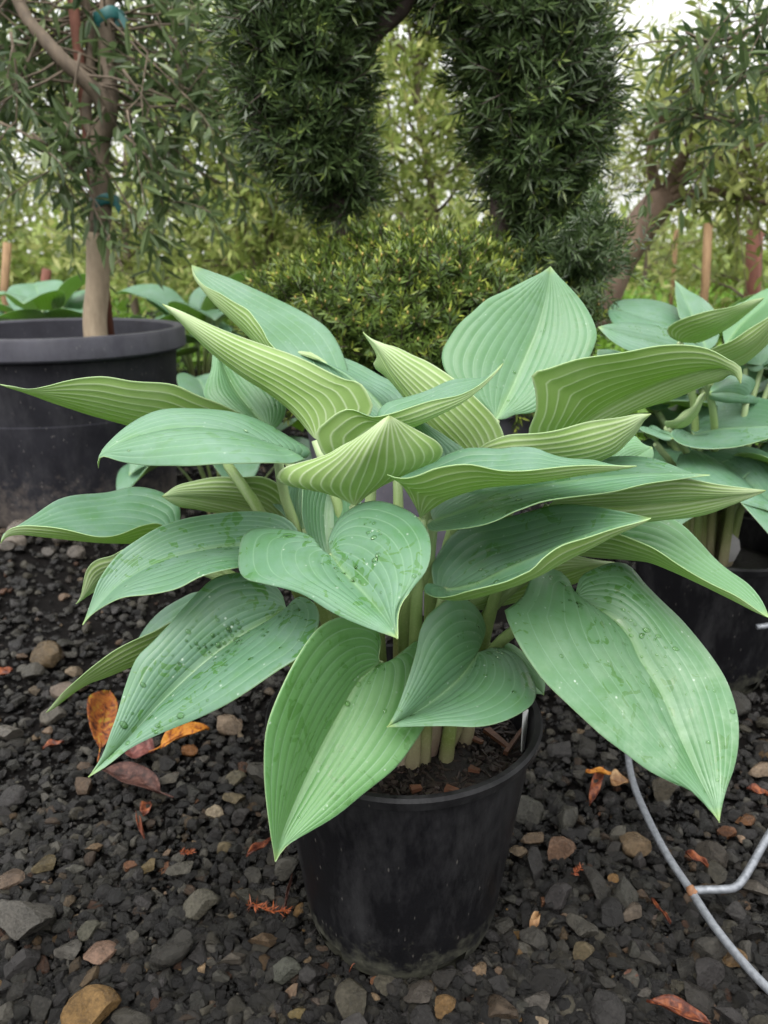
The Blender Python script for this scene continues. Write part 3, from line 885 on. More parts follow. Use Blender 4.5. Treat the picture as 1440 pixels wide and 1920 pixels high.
# b base, t tip, Y (base, tip), M midrib, A / B margins (photo pixels), a / b: 'p' plane through margin at distance, 'd' offset profile
LEAVES = [
    # broad heart lying in front, over the pot
    dict(b=(622, 1042), t=(745, 1197), Y=(.515, .425), M=[(648, 1078), (695, 1128), (728, 1168)], dm=.0,
         A=[(615, 1012), (636, 972), (668, 951), (705, 942), (768, 957), (798, 990), (807, 1022), (800, 1064), (770, 1106), (748, 1140)],
         B=[(599, 1034), (596, 1018), (575, 1000), (522, 990), (465, 993), (446, 1035), (455, 1078), (500, 1098), (570, 1121), (625, 1150), (690, 1177)], a=('p', .50), b_=('p', .50), bow=(.006, .006), drops=60, young=.0, seed=1),
    # big leaf down to the left
    dict(b=(537, 1142), t=(166, 1457), Y=(.555, .455), M=[(500, 1166), (440, 1201), (378, 1247), (300, 1320), (228, 1398)], dm=.006,
         A=[(556, 1118), (583, 1125), (598, 1152), (590, 1190), (570, 1225), (530, 1255), (475, 1295), (430, 1320), (380, 1340), (310, 1368), (240, 1405), (200, 1436)],
         B=[(528, 1112), (495, 1082), (450, 1074), (400, 1085), (362, 1120), (325, 1162), (285, 1205), (258, 1232), (236, 1285), (220, 1335), (205, 1375), (190, 1415)], a=('p', .485), b_=('p', .552), bow=(.006, .005), drops=170, seed=2),
    # leaf hanging over the front of the pot
    dict(b=(712, 1244), t=(516, 1615), Y=(.535, .425), M=[(690, 1262), (668, 1282), (636, 1335), (598, 1405), (560, 1485), (530, 1560)], dm=.003,
         A=[(730, 1243), (752, 1225), (785, 1200), (815, 1215), (826, 1262), (818, 1320), (796, 1363), (775, 1396), (742, 1440), (680, 1490), (630, 1530), (580, 1560), (548, 1578), (531, 1590)],
         B=[(708, 1225), (716, 1200), (700, 1172), (645, 1155), (600, 1175), (556, 1235), (524, 1300), (505, 1362), (501, 1430), (501, 1500), (506, 1562)], a=('p', .505), b_=('p', .470), bow=(.005, .004), drops=36, young=.75, seed=3),
    # small heart beside the stalks
    dict(b=(892, 1224), t=(726, 1363), Y=(.560, .475), M=[(884, 1240), (855, 1278), (805, 1320), (765, 1345)], dm=.002,
         A=[(905, 1221), (922, 1215), (946, 1217), (968, 1226), (992, 1254), (1006, 1290), (1000, 1317), (980, 1335), (942, 1353), (892, 1365), (830, 1364), (768, 1361)],
         B=[(905, 1204), (912, 1180), (907, 1158), (892, 1135), (868, 1121), (840, 1121), (818, 1136), (800, 1157), (790, 1186), (784, 1222), (774, 1252), (757, 1297), (742, 1335)], a=('p', .500), b_=('p', .535), bow=(.007, .007), drops=60, young=.55, seed=4),
    # largest leaf, to the right
    dict(b=(1077, 1124), t=(1349, 1542), Y=(.575, .445), M=[(1092, 1133), (1116, 1147), (1148, 1162), (1185, 1198), (1205, 1240), (1238, 1292), (1272, 1375), (1306, 1450), (1332, 1500)], dm=.006,
         A=[(1081, 1102), (1090, 1080), (1115, 1066), (1145, 1055), (1170, 1055), (1188, 1067), (1208, 1092), (1238, 1122), (1280, 1160), (1315, 1200), (1342, 1238), (1362, 1275), (1377, 1320), (1384, 1357), (1384, 1400), (1377, 1440), (1364, 1476), (1355, 1508)],
         B=[(1075, 1106), (1066, 1084), (1050, 1069), (1025, 1064), (1002, 1074), (982, 1114), (958, 1137), (945, 1146), (950, 1163), (965, 1197), (985, 1230), (1020, 1277), (1060, 1317), (1102, 1357), (1130, 1382), (1172, 1412), (1220, 1445), (1280, 1475), (1306, 1491), (1336, 1519)], a=('p', .535), b_=('p', .490), bow=(.007, .007), drops=130, young=.25, residue=1.0, seed=5),
    # left, drooping
    dict(b=(545, 1016), t=(155, 1171), Y=(.590, .515), M=[(500, 1018), (450, 1024), (380, 1032), (300, 1053), (230, 1093), (180, 1142)], dm=.020,
         A=[(548, 1026), (528, 1046), (490, 1060), (445, 1064), (375, 1081), (335, 1098), (285, 1107), (235, 1117), (200, 1136), (168, 1157)],
         B=[(560, 1000), (540, 975), (500, 961), (430, 957), (360, 968), (325, 979), (303, 987), (262, 1010), (225, 1036), (200, 1066), (184, 1092), (172, 1125)], a=('d', -.048), b_=('p', .592), bow=(.003, -.002), drops=56, seed=6),
    # far left, gutter-shaped
    dict(b=(312, 1014), t=(1, 1018), Y=(.680, .610), M=[(260, 1019), (200, 1016), (150, 1011), (80, 1004), (30, 999), (8, 1004)], dm=-.01,
         A=[(318, 1000), (300, 984), (270, 988), (225, 998), (190, 1000), (130, 992), (80, 987), (40, 986), (14, 995)],
         B=[(336, 990), (340, 962), (334, 940), (310, 924), (275, 913), (245, 911), (200, 921), (140, 931), (108, 941), (72, 961), (30, 985), (6, 1000)], a=('d', -.045), b_=('d', .075), bow=(-.004, -.003), seed=7),
    # left, arched, cut by light
    dict(b=(522, 862), t=(184, 877), Y=(.620, .560), M=[(487, 845), (440, 822), (390, 808), (320, 806), (250, 823), (200, 846), (186, 858)], dm=.0,
         A=[(545, 867), (572, 859), (548, 871), (525, 871), (490, 869), (412, 870), (360, 874), (325, 872), (262, 867), (225, 862), (192, 855), (183, 862)],
         B=[(555, 862), (578, 856), (583, 846), (570, 836), (550, 826), (530, 814), (500, 795), (470, 780), (432, 769), (405, 766), (360, 767), (300, 772), (262, 787), (237, 802), (212, 822), (190, 847)], a=('d', -.075), b_=('d', .075), bow=(.010, .008), drops=26, seed=8,
         via=[(532, 925, .635), (556, 995, .630)]),
    # far left underside with a drawn-out tip
    dict(b=(432, 846), t=(-2, 720), Y=(.770, .690), M=[(400, 845), (330, 825), (240, 797), (180, 779), (120, 757), (55, 733), (25, 726)], dm=.0,
         A=[(455, 820), (470, 790), (437, 767), (410, 752), (372, 737), (330, 720), (300, 717), (275, 717), (245, 715), (215, 709), (190, 706), (155, 709), (125, 715), (85, 726), (52, 730), (25, 724)],
         B=[(440, 815), (420, 790), (360, 775), (300, 765), (230, 755), (170, 748), (110, 742), (55, 732), (25, 725)], a=('d', -.030), b_=('d', .075), bow=(-.006, -.006), seed=9,
         via=[(425, 868, .70), (458, 915, .665), (496, 975, .640)]),
    # long leaf up to the left, underside shown
    dict(b=(592, 822), t=(305, 570), Y=(.665, .745), M=[(562, 787), (535, 761), (495, 731), (450, 701), (400, 661), (355, 618), (338, 600), (317, 581)], dm=.0,
         A=[(615, 830), (655, 815), (697, 772), (700, 762), (694, 744), (682, 722), (672, 714), (650, 709), (625, 698), (587, 680), (550, 666), (512, 654), (462, 636), (425, 621), (387, 605), (355, 590), (330, 579)],
         B=[(580, 790), (590, 760), (560, 725), (510, 705), (460, 680), (405, 645), (355, 605), (330, 584)], a=('d', -.035), b_=('d', .075), bow=(-.006, -.006), seed=10),
    # top left
    dict(b=(600, 772), t=(360, 497), Y=(.720, .880), M=[(555, 735), (510, 680), (472, 637), (440, 606), (410, 578), (382, 546), (364, 520)], dm=.0,
         A=[(600, 755), (575, 715), (545, 680), (522, 653), (505, 637), (493, 620), (475, 599), (462, 582), (440, 567), (417, 552), (383, 534), (366, 512)],
         B=[(630, 760), (650, 725), (652, 695), (643, 667), (630, 640), (612, 615), (587, 594), (550, 571), (512, 554), (475, 540), (425, 520), (400, 511), (375, 502)], a=('d', -.05), b_=('d', .06), bow=(-.004, -.004), young=.45, seed=11),
    # tucked behind, left
    dict(b=(500, 804), t=(403, 636), Y=(.775, .860), M=[(472, 772), (440, 730), (420, 690)], dm=.0,
         A=[(480, 802), (425, 775), (382, 742), (386, 718), (396, 692), (399, 662)],
         B=[(517, 802), (535, 777), (535, 752), (500, 700), (450, 660), (415, 640)], a=('p', .80), b_=('p', .80), bow=(.006, .006), drops=10, young=.35, seed=12),
    # bluish leaf behind the middle
    dict(b=(742, 800), t=(552, 660), Y=(.720, .810), M=[(715, 760), (670, 715), (620, 685)], dm=.0,
         A=[(720, 805), (680, 780), (640, 745), (606, 712), (589, 682), (586, 662), (570, 658)],
         B=[(775, 790), (782, 760), (762, 733), (735, 716), (715, 706), (685, 689), (642, 669), (610, 661), (585, 656)], a=('p', .72), b_=('p', .79), bow=(-.006, -.006), seed=13),
    # centre back, underside
    dict(b=(892, 872), t=(681, 623), Y=(.655, .760), M=[(865, 848), (812, 797), (765, 740), (735, 700), (715, 666), (700, 644)], dm=.0,
         A=[(925, 862), (945, 830), (943, 812), (937, 797), (925, 777), (905, 755), (882, 733), (852, 710), (830, 695), (800, 677), (772, 665), (745, 652), (720, 645), (700, 637)],
         B=[(860, 862), (820, 815), (775, 757), (738, 710), (702, 684), (715, 664), (702, 646)], a=('d', -.03), b_=('d', .05), bow=(-.004, -.004), seed=14),
    # centre, gutter-shaped with its base lobe curled up
    dict(b=(700, 852), t=(943, 681), Y=(.600, .605), M=[(735, 826), (772, 801), (797, 790), (822, 775), (847, 758), (872, 743), (895, 724)], dm=.0,
         A=[(722, 835), (712, 805), (709, 777), (722, 757), (745, 745), (772, 735), (810, 724), (847, 714), (880, 711), (907, 708)],
         B=[(650, 868), (610, 856), (595, 830), (592, 807), (610, 790), (635, 772), (655, 766), (672, 771), (697, 781), (730, 777), (760, 770), (810, 755), (860, 740), (893, 722), (911, 709)], a=('d', .055), b_=('d', -.035), bow=(-.003, -.008), seed=15),
    # centre, cupped fan, underside to the front
    dict(b=(664, 946), t=(730, 780), Y=(.555, .520), M=[(670, 925), (678, 900), (695, 850), (712, 812)], dm=-.020,
         B=[(650, 932), (632, 923), (590, 912), (545, 905), (521, 892), (530, 879), (550, 871), (587, 860), (617, 850), (642, 835), (672, 819), (700, 802)],
         A=[(678, 936), (700, 908), (738, 890), (775, 881), (818, 862), (827, 842), (817, 827), (797, 815), (772, 801), (750, 789)], a=('d', .035), b_=('d', .012), bow=(-.004, -.004), seed=16),
    # tall one at the back right
    dict(b=(930, 786), t=(1032, 499), Y=(.765, .845), M=[(938, 772), (956, 738), (975, 696), (990, 660), (1007, 618), (1024, 555)], dm=.010,
         A=[(915, 768), (880, 745), (848, 712), (834, 692), (829, 668), (832, 652), (845, 629), (862, 606), (887, 584), (912, 562), (950, 544), (987, 525), (1017, 510)],
         B=[(945, 786), (965, 777), (1003, 772), (1050, 745), (1095, 690), (1117, 642), (1119, 625), (1112, 600), (1097, 572), (1075, 545), (1050, 520)], a=('p', .80), b_=('p', .80), bow=(.004, .004), drops=14, young=.2, seed=17),
    # right, large underside with a hooked tip
    dict(b=(1058, 818), t=(1389, 718), Y=(.645, .590), M=[(1105, 783), (1155, 753), (1205, 728), (1260, 706), (1320, 690), (1368, 683), (1387, 696)], dm=.020,
         B=[(1015, 830), (991, 812), (995, 796), (1004, 770), (1002, 727), (996, 704), (1003, 696), (1025, 690), (1050, 680), (1087, 667), (1130, 660), (1180, 656), (1230, 651), (1280, 650), (1308, 652), (1332, 657), (1352, 666), (1370, 676), (1388, 686), (1392, 700)],
         A=[(1095, 818), (1135, 802), (1180, 778), (1230, 758), (1280, 738), (1330, 718), (1355, 711), (1374, 694), (1386, 702)], a=('d', .035), b_=('d', -.025), bow=(-.005, -.008), seed=18),
    # under it, underside
    dict(b=(905, 852), t=(1220, 776), Y=(.610, .580), M=[(960, 868), (1040, 872), (1110, 866), (1150, 850), (1170, 830), (1186, 814), (1202, 788)], dm=.0,
         B=[(895, 845), (904, 836), (925, 825), (950, 817), (987, 812), (1025, 805), (1075, 797), (1125, 789), (1160, 783), (1195, 776)],
         A=[(930, 868), (1000, 862), (1080, 850), (1150, 822), (1185, 800), (1205, 782)], a=('d', .06), b_=('d', -.015), bow=(-.006, -.006), seed=19),
    # long gutter to the right, lobe curled
    dict(b=(788, 970), t=(1194, 873), Y=(.555, .500), M=[(800, 962), (815, 954), (855, 932), (912, 912), (1000, 901), (1050, 892), (1100, 882), (1150, 877)], dm=.0,
         B=[(782, 955), (772, 938), (752, 910), (734, 896), (724, 889), (740, 894), (760, 895), (785, 889), (812, 878), (855, 869), (885, 867), (912, 871), (935, 875), (975, 877), (1025, 877), (1100, 876), (1155, 874)],
         A=[(780, 945), (755, 905), (728, 880), (765, 884), (800, 869), (837, 856), (870, 846), (900, 844), (937, 843), (962, 837), (987, 835), (1007, 837), (1030, 846), (1050, 853), (1075, 858), (1112, 861), (1140, 868), (1165, 872)], a=('d', .06), b_=('d', -.035), bow=(-.004, -.006), drops=8, seed=20),
    # long leaf to the right
    dict(b=(812, 976), t=(1331, 890), Y=(.575, .560), M=[(870, 955), (935, 930), (1010, 912), (1100, 898), (1200, 888), (1280, 888)], dm=.0,
         A=[(808, 958), (840, 920), (900, 890), (980, 862), (1045, 850), (1080, 846), (1105, 852), (1142, 857), (1205, 860), (1232, 864), (1267, 875), (1292, 884), (1312, 888)],
         B=[(800, 985), (807, 995), (828, 993), (850, 989), (887, 982), (912, 977), (937, 970), (960, 961), (987, 954), (1012, 946), (1050, 939), (1100, 930), (1155, 920), (1205, 908), (1255, 899), (1300, 892)], a=('d', .075), b_=('d', -.065), bow=(-.004, -.004), drops=40, seed=21,
         via=[(800, 1070, .59), (760, 1160, .60)]),
    # far right underside
    dict(b=(1030, 946), t=(1436, 919), Y=(.600, .575), M=[(1090, 950), (1170, 947), (1250, 940), (1330, 931), (1390, 924)], dm=.0,
         B=[(1055, 925), (1110, 912), (1180, 900), (1255, 894), (1282, 896), (1306, 900), (1355, 910), (1392, 916)],
         A=[(1050, 965), (1100, 978), (1170, 980), (1230, 975), (1255, 969), (1292, 964), (1330, 957), (1380, 941), (1400, 934), (1422, 924)], a=('d', .02), b_=('d', -.02), bow=(-.008, -.006), seed=22),
    # centre right, dark green face
    dict(b=(836, 1104), t=(1220, 971), Y=(.545, .495), M=[(870, 1100), (900, 1093), (950, 1068), (1000, 1046), (1060, 1018), (1140, 988)], dm=.0,
         A=[(818, 1103), (811, 1082), (811, 1058), (824, 1034), (845, 1005), (880, 982), (915, 976), (962, 962), (987, 955), (1025, 946), (1050, 945), (1087, 949), (1125, 954), (1167, 960), (1192, 965)],
         B=[(822, 1098), (800, 1093), (796, 1104), (812, 1112), (838, 1113), (875, 1108), (912, 1102), (950, 1092), (975, 1080), (1000, 1067), (1011, 1054), (1025, 1042), (1050, 1026), (1100, 1010), (1160, 986)], a=('p', .605), b_=('d', -.070), bow=(-.010, -.010), drops=44, young=.15, seed=23),
    # right, drooping out over the next pot
    dict(b=(1050, 1036), t=(1443, 1158), Y=(.620, .520), M=[(1090, 1043), (1130, 1048), (1180, 1050), (1220, 1053), (1255, 1065), (1292, 1080), (1330, 1096), (1367, 1115), (1410, 1140)], dm=.0,
         B=[(1070, 1015), (1110, 998), (1147, 995), (1165, 999), (1192, 1010), (1230, 1027), (1267, 1050), (1305, 1075), (1342, 1100), (1380, 1121), (1415, 1142)],
         A=[(1060, 1000), (1085, 970), (1130, 951), (1167, 952), (1205, 957), (1242, 967), (1280, 987), (1317, 1017), (1342, 1042), (1367, 1065), (1405, 1096), (1428, 1125)], a=('d', .055), b_=('d', -.035), bow=(-.003, -.004), drops=16, young=.45, seed=24),
    # short one with its pale underside
    dict(b=(868, 1142), t=(1155, 1055), Y=(.620, .640), M=[(920, 1122), (990, 1095), (1060, 1073), (1110, 1060)], dm=.0,
         B=[(890, 1115), (940, 1080), (1000, 1048), (1045, 1033), (1062, 1034), (1087, 1042), (1125, 1051)],
         A=[(895, 1140), (930, 1132), (977, 1118), (1040, 1106), (1078, 1092), (1112, 1068), (1142, 1058)], a=('d', .03), b_=('d', -.01), bow=(-.006, -.006), seed=25),
    # upright dark one in the middle
    dict(b=(622, 1050), t=(628, 872), Y=(.620, .670), M=[(618, 1010), (616, 960), (622, 910)], dm=.010,
         A=[(600, 1045), (580, 1015), (566, 968), (568, 930), (576, 900), (600, 880)],
         B=[(640, 1040), (662, 1000), (676, 950), (672, 910), (652, 885)], a=('p', .63), b_=('p', .63), bow=(-.004, -.004), drops=6, seed=26),
    # behind the left stalk
    dict(b=(566, 992), t=(580, 862), Y=(.680, .740), M=[(560, 960), (562, 910)], dm=.008,
         A=[(545, 985), (525, 960), (511, 940), (514, 920), (530, 895), (555, 872)], B=[(585, 980), (600, 950), (600, 910), (592, 880)], a=('p', .69), b_=('p', .69), bow=(.003, .003), seed=27),
    # left underside behind the two stalks
    dict(b=(533, 992), t=(304, 930), Y=(.705, .700), M=[(500, 968), (450, 948), (390, 935), (340, 930)], dm=.0,
         A=[(546, 960), (540, 930), (520, 905), (490, 890), (447, 892), (420, 895), (370, 902), (332, 910)],
         B=[(512, 988), (465, 966), (400, 956), (345, 949), (320, 940)], a=('d', -.02), b_=('d', .03), bow=(-.006, -.006), seed=28),
    # small underside on the left
    dict(b=(310, 1035), t=(142, 1132), Y=(.650, .610), M=[(262, 1046), (215, 1068), (180, 1092), (158, 1115)], dm=.0,
         A=[(290, 1018), (248, 1020), (212, 1044), (184, 1050), (171, 1058), (162, 1072), (157, 1092), (149, 1118)],
         B=[(280, 1060), (235, 1082), (195, 1098), (168, 1112), (152, 1123)], a=('d', -.02), b_=('d', .02), bow=(-.006, -.004), seed=29),
    # low left gutter
    dict(b=(425, 1172), t=(86, 1336), Y=(.610, .595), M=[(370, 1200), (310, 1228), (250, 1250), (210, 1266), (160, 1283), (130, 1301), (102, 1326)], dm=.0,
         A=[(400, 1150), (360, 1148), (325, 1160), (285, 1185), (240, 1211), (200, 1232), (167, 1252), (135, 1280), (110, 1306)],
         B=[(420, 1145), (395, 1112), (366, 1111), (335, 1124), (305, 1142), (272, 1174), (247, 1206), (200, 1250), (150, 1284), (112, 1314)], a=('d', -.03), b_=('d', .05), bow=(-.003, -.003), seed=30),
    # low right, mostly covered
    dict(b=(925, 1208), t=(1020, 1303), Y=(.630, .600), M=[(960, 1242), (995, 1280)], dm=.0,
         A=[(950, 1205), (985, 1222), (1008, 1250), (1022, 1280)], B=[(930, 1235), (955, 1270), (990, 1295)], a=('p', .63), b_=('p', .60), bow=(.004, .004), young=.5, seed=31),
    # dark face behind the fan
    dict(b=(800, 905), t=(765, 772), Y=(.615, .650), M=[(798, 870), (785, 820)], dm=.006,
         A=[(775, 890), (755, 850), (750, 810), (756, 785)], B=[(850, 890), (882, 862), (872, 843), (847, 824), (802, 796), (780, 780)], a=('p', .63), b_=('p', .63), bow=(.003, .003), seed=32),
    # right, behind
    dict(b=(1095, 905), t=(1223, 838), Y=(.660, .690), M=[(1140, 885), (1190, 858)], dm=.0,
         A=[(1110, 870), (1147, 842), (1187, 816), (1205, 831), (1215, 836)], B=[(1130, 915), (1185, 895), (1220, 865), (1226, 850)], a=('p', .70), b_=('p', .67), bow=(.003, .003), young=.4, seed=33),
]


def build_traced(root, L, crown, soil_r, k, total, lanes=4, mats=None):
    b, t = L['b'], L['t']; Yb, Yt = L['Y']
    Mp = [b] + L['M'] + [t]
    pp = np.array(Mp, float)
    s = np.concatenate([[0], np.cumsum(np.linalg.norm(np.diff(pp, axis=0), axis=1))]); s /= s[-1]
    Mc = np.array([P(p[0], p[1], Yb + (Yt - Yb) * si + L.get('dm', 0) * math.sin(math.pi * si)) for p, si in zip(pp, s)])
    Ac = margin3d(b, t, L['A'], Yb, Yt, L['a'])
    Bc = margin3d(b, t, L['B'], Yb, Yt, L['b_'])
    ang = math.atan2(Mc[0][1] - crown[1], Mc[0][0] - crown[0])
    rr = soil_r * (0.35 + 0.65 * ((k * 0.618) % 1))
    foot = np.array([crown[0] + rr * math.cos(ang), crown[1] + rr * math.sin(ang), crown[2] - 0.01])
    if 'via' in L:
        path = [foot] + [P(*q) for q in reversed(L['via'])] + [Mc[0]]
    else:
        mid = foot * 0.45 + Mc[0] * 0.55
        mid[2] += 0.18 * (Mc[0][2] - foot[2]); mid[:2] = foot[:2] * 0.55 + Mc[0][:2] * 0.45
        path = [foot, mid, Mc[0]]
    e = nrm(Mc[1] - Mc[0])
    path[-1] = Mc[0] + np.array([0, 0, -0.0015])
    return add_leaf(root, 'leaf', Ac, Mc, Bc, (path, 0.0078, 0.0042), float(np.clip(L.get('young', 0) + 0.28 * math.sin(L['seed'] * 2.7) * (L['seed'] < 40), 0, 1)), L.get('drops', 0), residue=L.get('residue', 0.0), bowA=L['bow'][0], bowB=L['bow'][1], seed=L['seed'], lanes=lanes, mats=mats)


for k, L in enumerate(LEAVES):
    build_traced(hosta, L, CROWN, 0.055, k, len(LEAVES))

# ------------------------------------------------------------------ nursery pots
def nursery_pot(name, loc, rt, rb, h, label, mats, soil_z, lip=0.006, band=0.012, holes=True, group=None, seg=96):
    root = empty(name, loc, label, 'pot', group)
    bev = 0.012
    prof = [(rb - 0.02, 0.004), (rb - bev, 0.0), (rb - 0.003, 0.004), (rb, bev), (rb + (rt - rb) * 0.10, h * 0.10), (rb + (rt - rb) * 0.25, h * 0.25), (rb + (rt - rb) * 0.5, h * 0.5), (rb + (rt - rb) * 0.75, h * 0.75),
            (rt - 0.003, h - band - 0.001), (rt + lip * 0.55, h - band), (rt + lip, h - 0.003), (rt + lip - 0.002, h), (rt - 0.001, h - 0.0006),
            (rt - 0.0035, h - 0.006), (rb + (rt - rb) * 0.5 - 0.0035, h * 0.5), (rb - 0.006, 0.02)]
    V, F = lathe_arrays(prof, seg)
    if holes:
        n = seg
        keep = np.ones(len(F), bool)
        rows = np.arange(len(F)) // n; cols = np.arange(len(F)) % n
        for q in range(5):
            c0 = int((q + 0.12) * n / 5)
            keep &= ~(((rows >= 2) & (rows <= 3)) & (np.abs(cols - c0) <= 2))
        F = F[keep]
    body = add_obj('pot_wall', make_mesh('pot_wall', V, F), mats[0], root)
    body.data.set_sharp_from_angle(angle=R(40))
    # potting mix
    sr = rb + (rt - rb) * (soil_z / h) - 0.004
    g = np.linspace(0, 1, 26); th = np.linspace(0, 2 * math.pi, 72, endpoint=False)
    rr, tt = np.meshgrid(g * sr, th, indexing='ij')
    X, Y2 = rr * np.cos(tt), rr * np.sin(tt)
    Z2 = soil_z + 0.007 * fbm(X * 1.0, Y2, 40 / max(1, rt / 0.125), 5) * 0.5 + 0.006 * (1 - (rr / sr) ** 2)
    V = np.stack([X, Y2, Z2], -1).reshape(-1, 3)
    i, j = np.meshgrid(np.arange(25), np.arange(72), indexing='ij')
    F = np.stack([i * 72 + j, (i + 1) * 72 + j, (i + 1) * 72 + (j + 1) % 72, i * 72 + (j + 1) % 72], -1).reshape(-1, 4)
    soil = add_obj('soil', make_mesh('soil', V, F), M_MIX, root)
    return root


main_pot = nursery_pot('nursery_pot', (0.018, 0.617, 0), 0.121, 0.092, 0.232, 'scuffed round black plastic pot holding the large hosta', [M_POT], 0.196)
right_pot = nursery_pot('nursery_pot', (0.505, 1.09, 0), 0.121, 0.092, 0.225, 'black plastic pot with a pale tag, standing behind the drooping hosta leaf', [M_POT], 0.180)


# bark chips and crumbs on the main pot's soil
def chip_mesh(name, items):
    Vs, Fs, o = [], [], 0
    for c, d, l, wd, h in items:
        d = nrm(d); s = nrm(np.cross(d, [0.1, 0.05, 1])); u = np.cross(s, d)
        bx = np.array([(x, y, z) for x in (-1, 1) for y in (-1, 1) for z in (-1, 1)], float)
        bx[:, 1:] *= np.where(bx[:, [0]] > 0, 0.6, 1.0)
        Vs.append(c + bx[:, [0]] * d * l / 2 + bx[:, [1]] * s * wd / 2 + bx[:, [2]] * u * h / 2)
        Fs += [tuple(i + o for i in f) for f in ((0, 1, 3, 2), (4, 6, 7, 5), (0, 4, 5, 1), (2, 3, 7, 6), (0, 2, 6, 4), (1, 5, 7, 3))]; o += 8
    return make_mesh(name, np.vstack(Vs), Fs, smooth=False)


crng = np.random.default_rng(4)
items = []
for k in range(1500):
    a_, r_ = crng.uniform(0, 6.28), 0.108 * math.sqrt(crng.random())
    items.append((np.array([r_ * math.cos(a_), r_ * math.sin(a_), 0.197 + 0.006 * (1 - (r_ / .11) ** 2) + crng.uniform(-0.001, 0.003)]), crng.normal(size=3) * np.array([1, 1, 0.3]), crng.uniform(0.003, 0.011), crng.uniform(0.0015, 0.0045), crng.uniform(0.001, 0.0035)))
ch = add_obj('bark_crumbs', chip_mesh('bark_crumbs', items), simple('bark_crumb', (0.020, 0.012, 0.009), 0.7, 0.7, 90), main_pot); ch['kind'] = 'stuff'
M_CHIP = simple('bark_chip', (0.085, 0.034, 0.017), 0.6, 0.35, 120, bmp=0.4)
for (x1, y1, x2, y2, w_) in ((912, 1368, 955, 1402, .008), (948, 1412, 990, 1352, .004), (860, 1372, 905, 1392, .007), (770, 1480, 790, 1476, .008), (835, 1478, 860, 1484, .008), (880, 1440, 900, 1446, .006)):
    p1, p2 = G(x1, y1, 0.206), G(x2, y2, 0.206)
    c = (p1 + p2) / 2 - np.array(main_pot.location)
    add_obj('bark_chip', chip_mesh('bark_chip', [(c, p2 - p1, np.linalg.norm(p2 - p1), w_, 0.004)]), M_CHIP, main_pot)
# pale cut stalk bases by the rim
for (px, py, px2, py2, r_) in ((800, 1425, 815, 1340, .0085), (832, 1402, 845, 1335, .0075), (748, 1448, 770, 1400, .006)):
    p1 = G(px, py, 0.196); p2 = P(px2, py2, p1[1] + 0.006)
    me = tubes_mesh('stalk', [(catmull([p1 - CROWN, (p1 + p2) / 2 - CROWN + np.array([0.001, 0, 0]), p2 - CROWN], 8), np.linspace(r_, r_ * 0.9, 8))], 12, True)
    o = add_obj('stalk_base', me, M_PET, hosta)
    h = np.zeros(len(me.vertices), np.float32); me.attributes['along'].data.foreach_get('value', h); me.attributes['along'].data.foreach_set('value', h * 0.12)


def plate(name, pts, thick, material, label=None, cat=None, parent=None):
    """flat card from a 3-D outline"""
    p = np.array(pts, float); c = p.mean(0)
    n = nrm(np.cross(p[1] - p[0], p[2] - p[0]))
    V = np.vstack([p - c + n * thick / 2, p - c - n * thick / 2]); k = len(p)
    F = [tuple(range(k)), tuple(range(2 * k - 1, k - 1, -1))] + [(i, i + k, (i + 1) % k + k, (i + 1) % k) for i in range(k)]
    o = add_obj(name, make_mesh(name, V, F, smooth=False), material, parent, tuple(c))
    if label: tag(o, label, cat)
    return o


p = [P(977, 1412, .598), P(981, 1336, .598), P(990, 1330, .616), P(986, 1402, .616)]
plate('plant_tag', p, 0.0009, M_TAG, 'slim white plant tag stuck in the soil at the pot rim', 'tag')
q = [P(x, y, 1.06) for x, y in ((1352, 1040), (1356, 1012), (1372, 1000), (1386, 1012), (1388, 1030), (1376, 1052), (1356, 1056))]
tg = plate('plant_tag', q, 0.0012, M_TAGG, 'pale grey round-cornered tag with a dark hole at the stalks in the rear pot', 'tag')
dv, df = lathe_arrays([(0.0001, 0), (0.0028, 0), (0.0028, 0.0014), (0.0001, 0.0014)], 14)
dv = np.stack([dv[:, 0], -dv[:, 2], dv[:, 1]], 1)
add_obj('hole', make_mesh('hole', dv, df), M_DOT, tg, tuple(P(1360, 1027, 1.0588) - np.array(tg.location)))

# ------------------------------------------------------------------ parametric hostas for the neighbours
HALF = [(0.0, 0.0), (-0.07, 0.10), (-0.10, 0.24), (-0.04, 0.38), (0.10, 0.47), (0.30, 0.50), (0.52, 0.43), (0.74, 0.27), (0.90, 0.10), (1.0, 0.0)]


def leaf_frame(base, az, length, width, pitch0, droop, fold, rng, roll=0.0):
    """margins and midrib of a leaf that leaves base in direction az, rising by pitch0 and curving down by droop"""
    d = np.array([math.cos(az), math.sin(az), 0.0]); lft = np.array([-math.sin(az), math.cos(az), 0.0]); upv = np.array([0, 0, 1.0])
    def rib(s):
        n = 12; p = np.array(base, float); ds = s / n
        for k in range(n):
            a_ = pitch0 - droop * (abs(s) * (k + 0.5) / n)
            p = p + ds * length * (d * math.cos(a_) + upv * math.sin(a_))
        a_ = pitch0 - droop * max(0, s)
        nrmv = -d * math.sin(a_) + upv * math.cos(a_)
        return p, nrmv
    Mc = [rib(s)[0] for s in (0, .2, .4, .6, .8, 1.0)]
    out = []
    for sg in (1, -1):
        pts = []
        for s, wv in HALF:
            p, nv = rib(s)
            a_ = fold + sg * roll
            pts.append(p + wv * width * (sg * lft * math.cos(a_) + nv * math.sin(a_)))
        out.append(np.array(pts))
    return out[0], np.array(Mc), out[1]


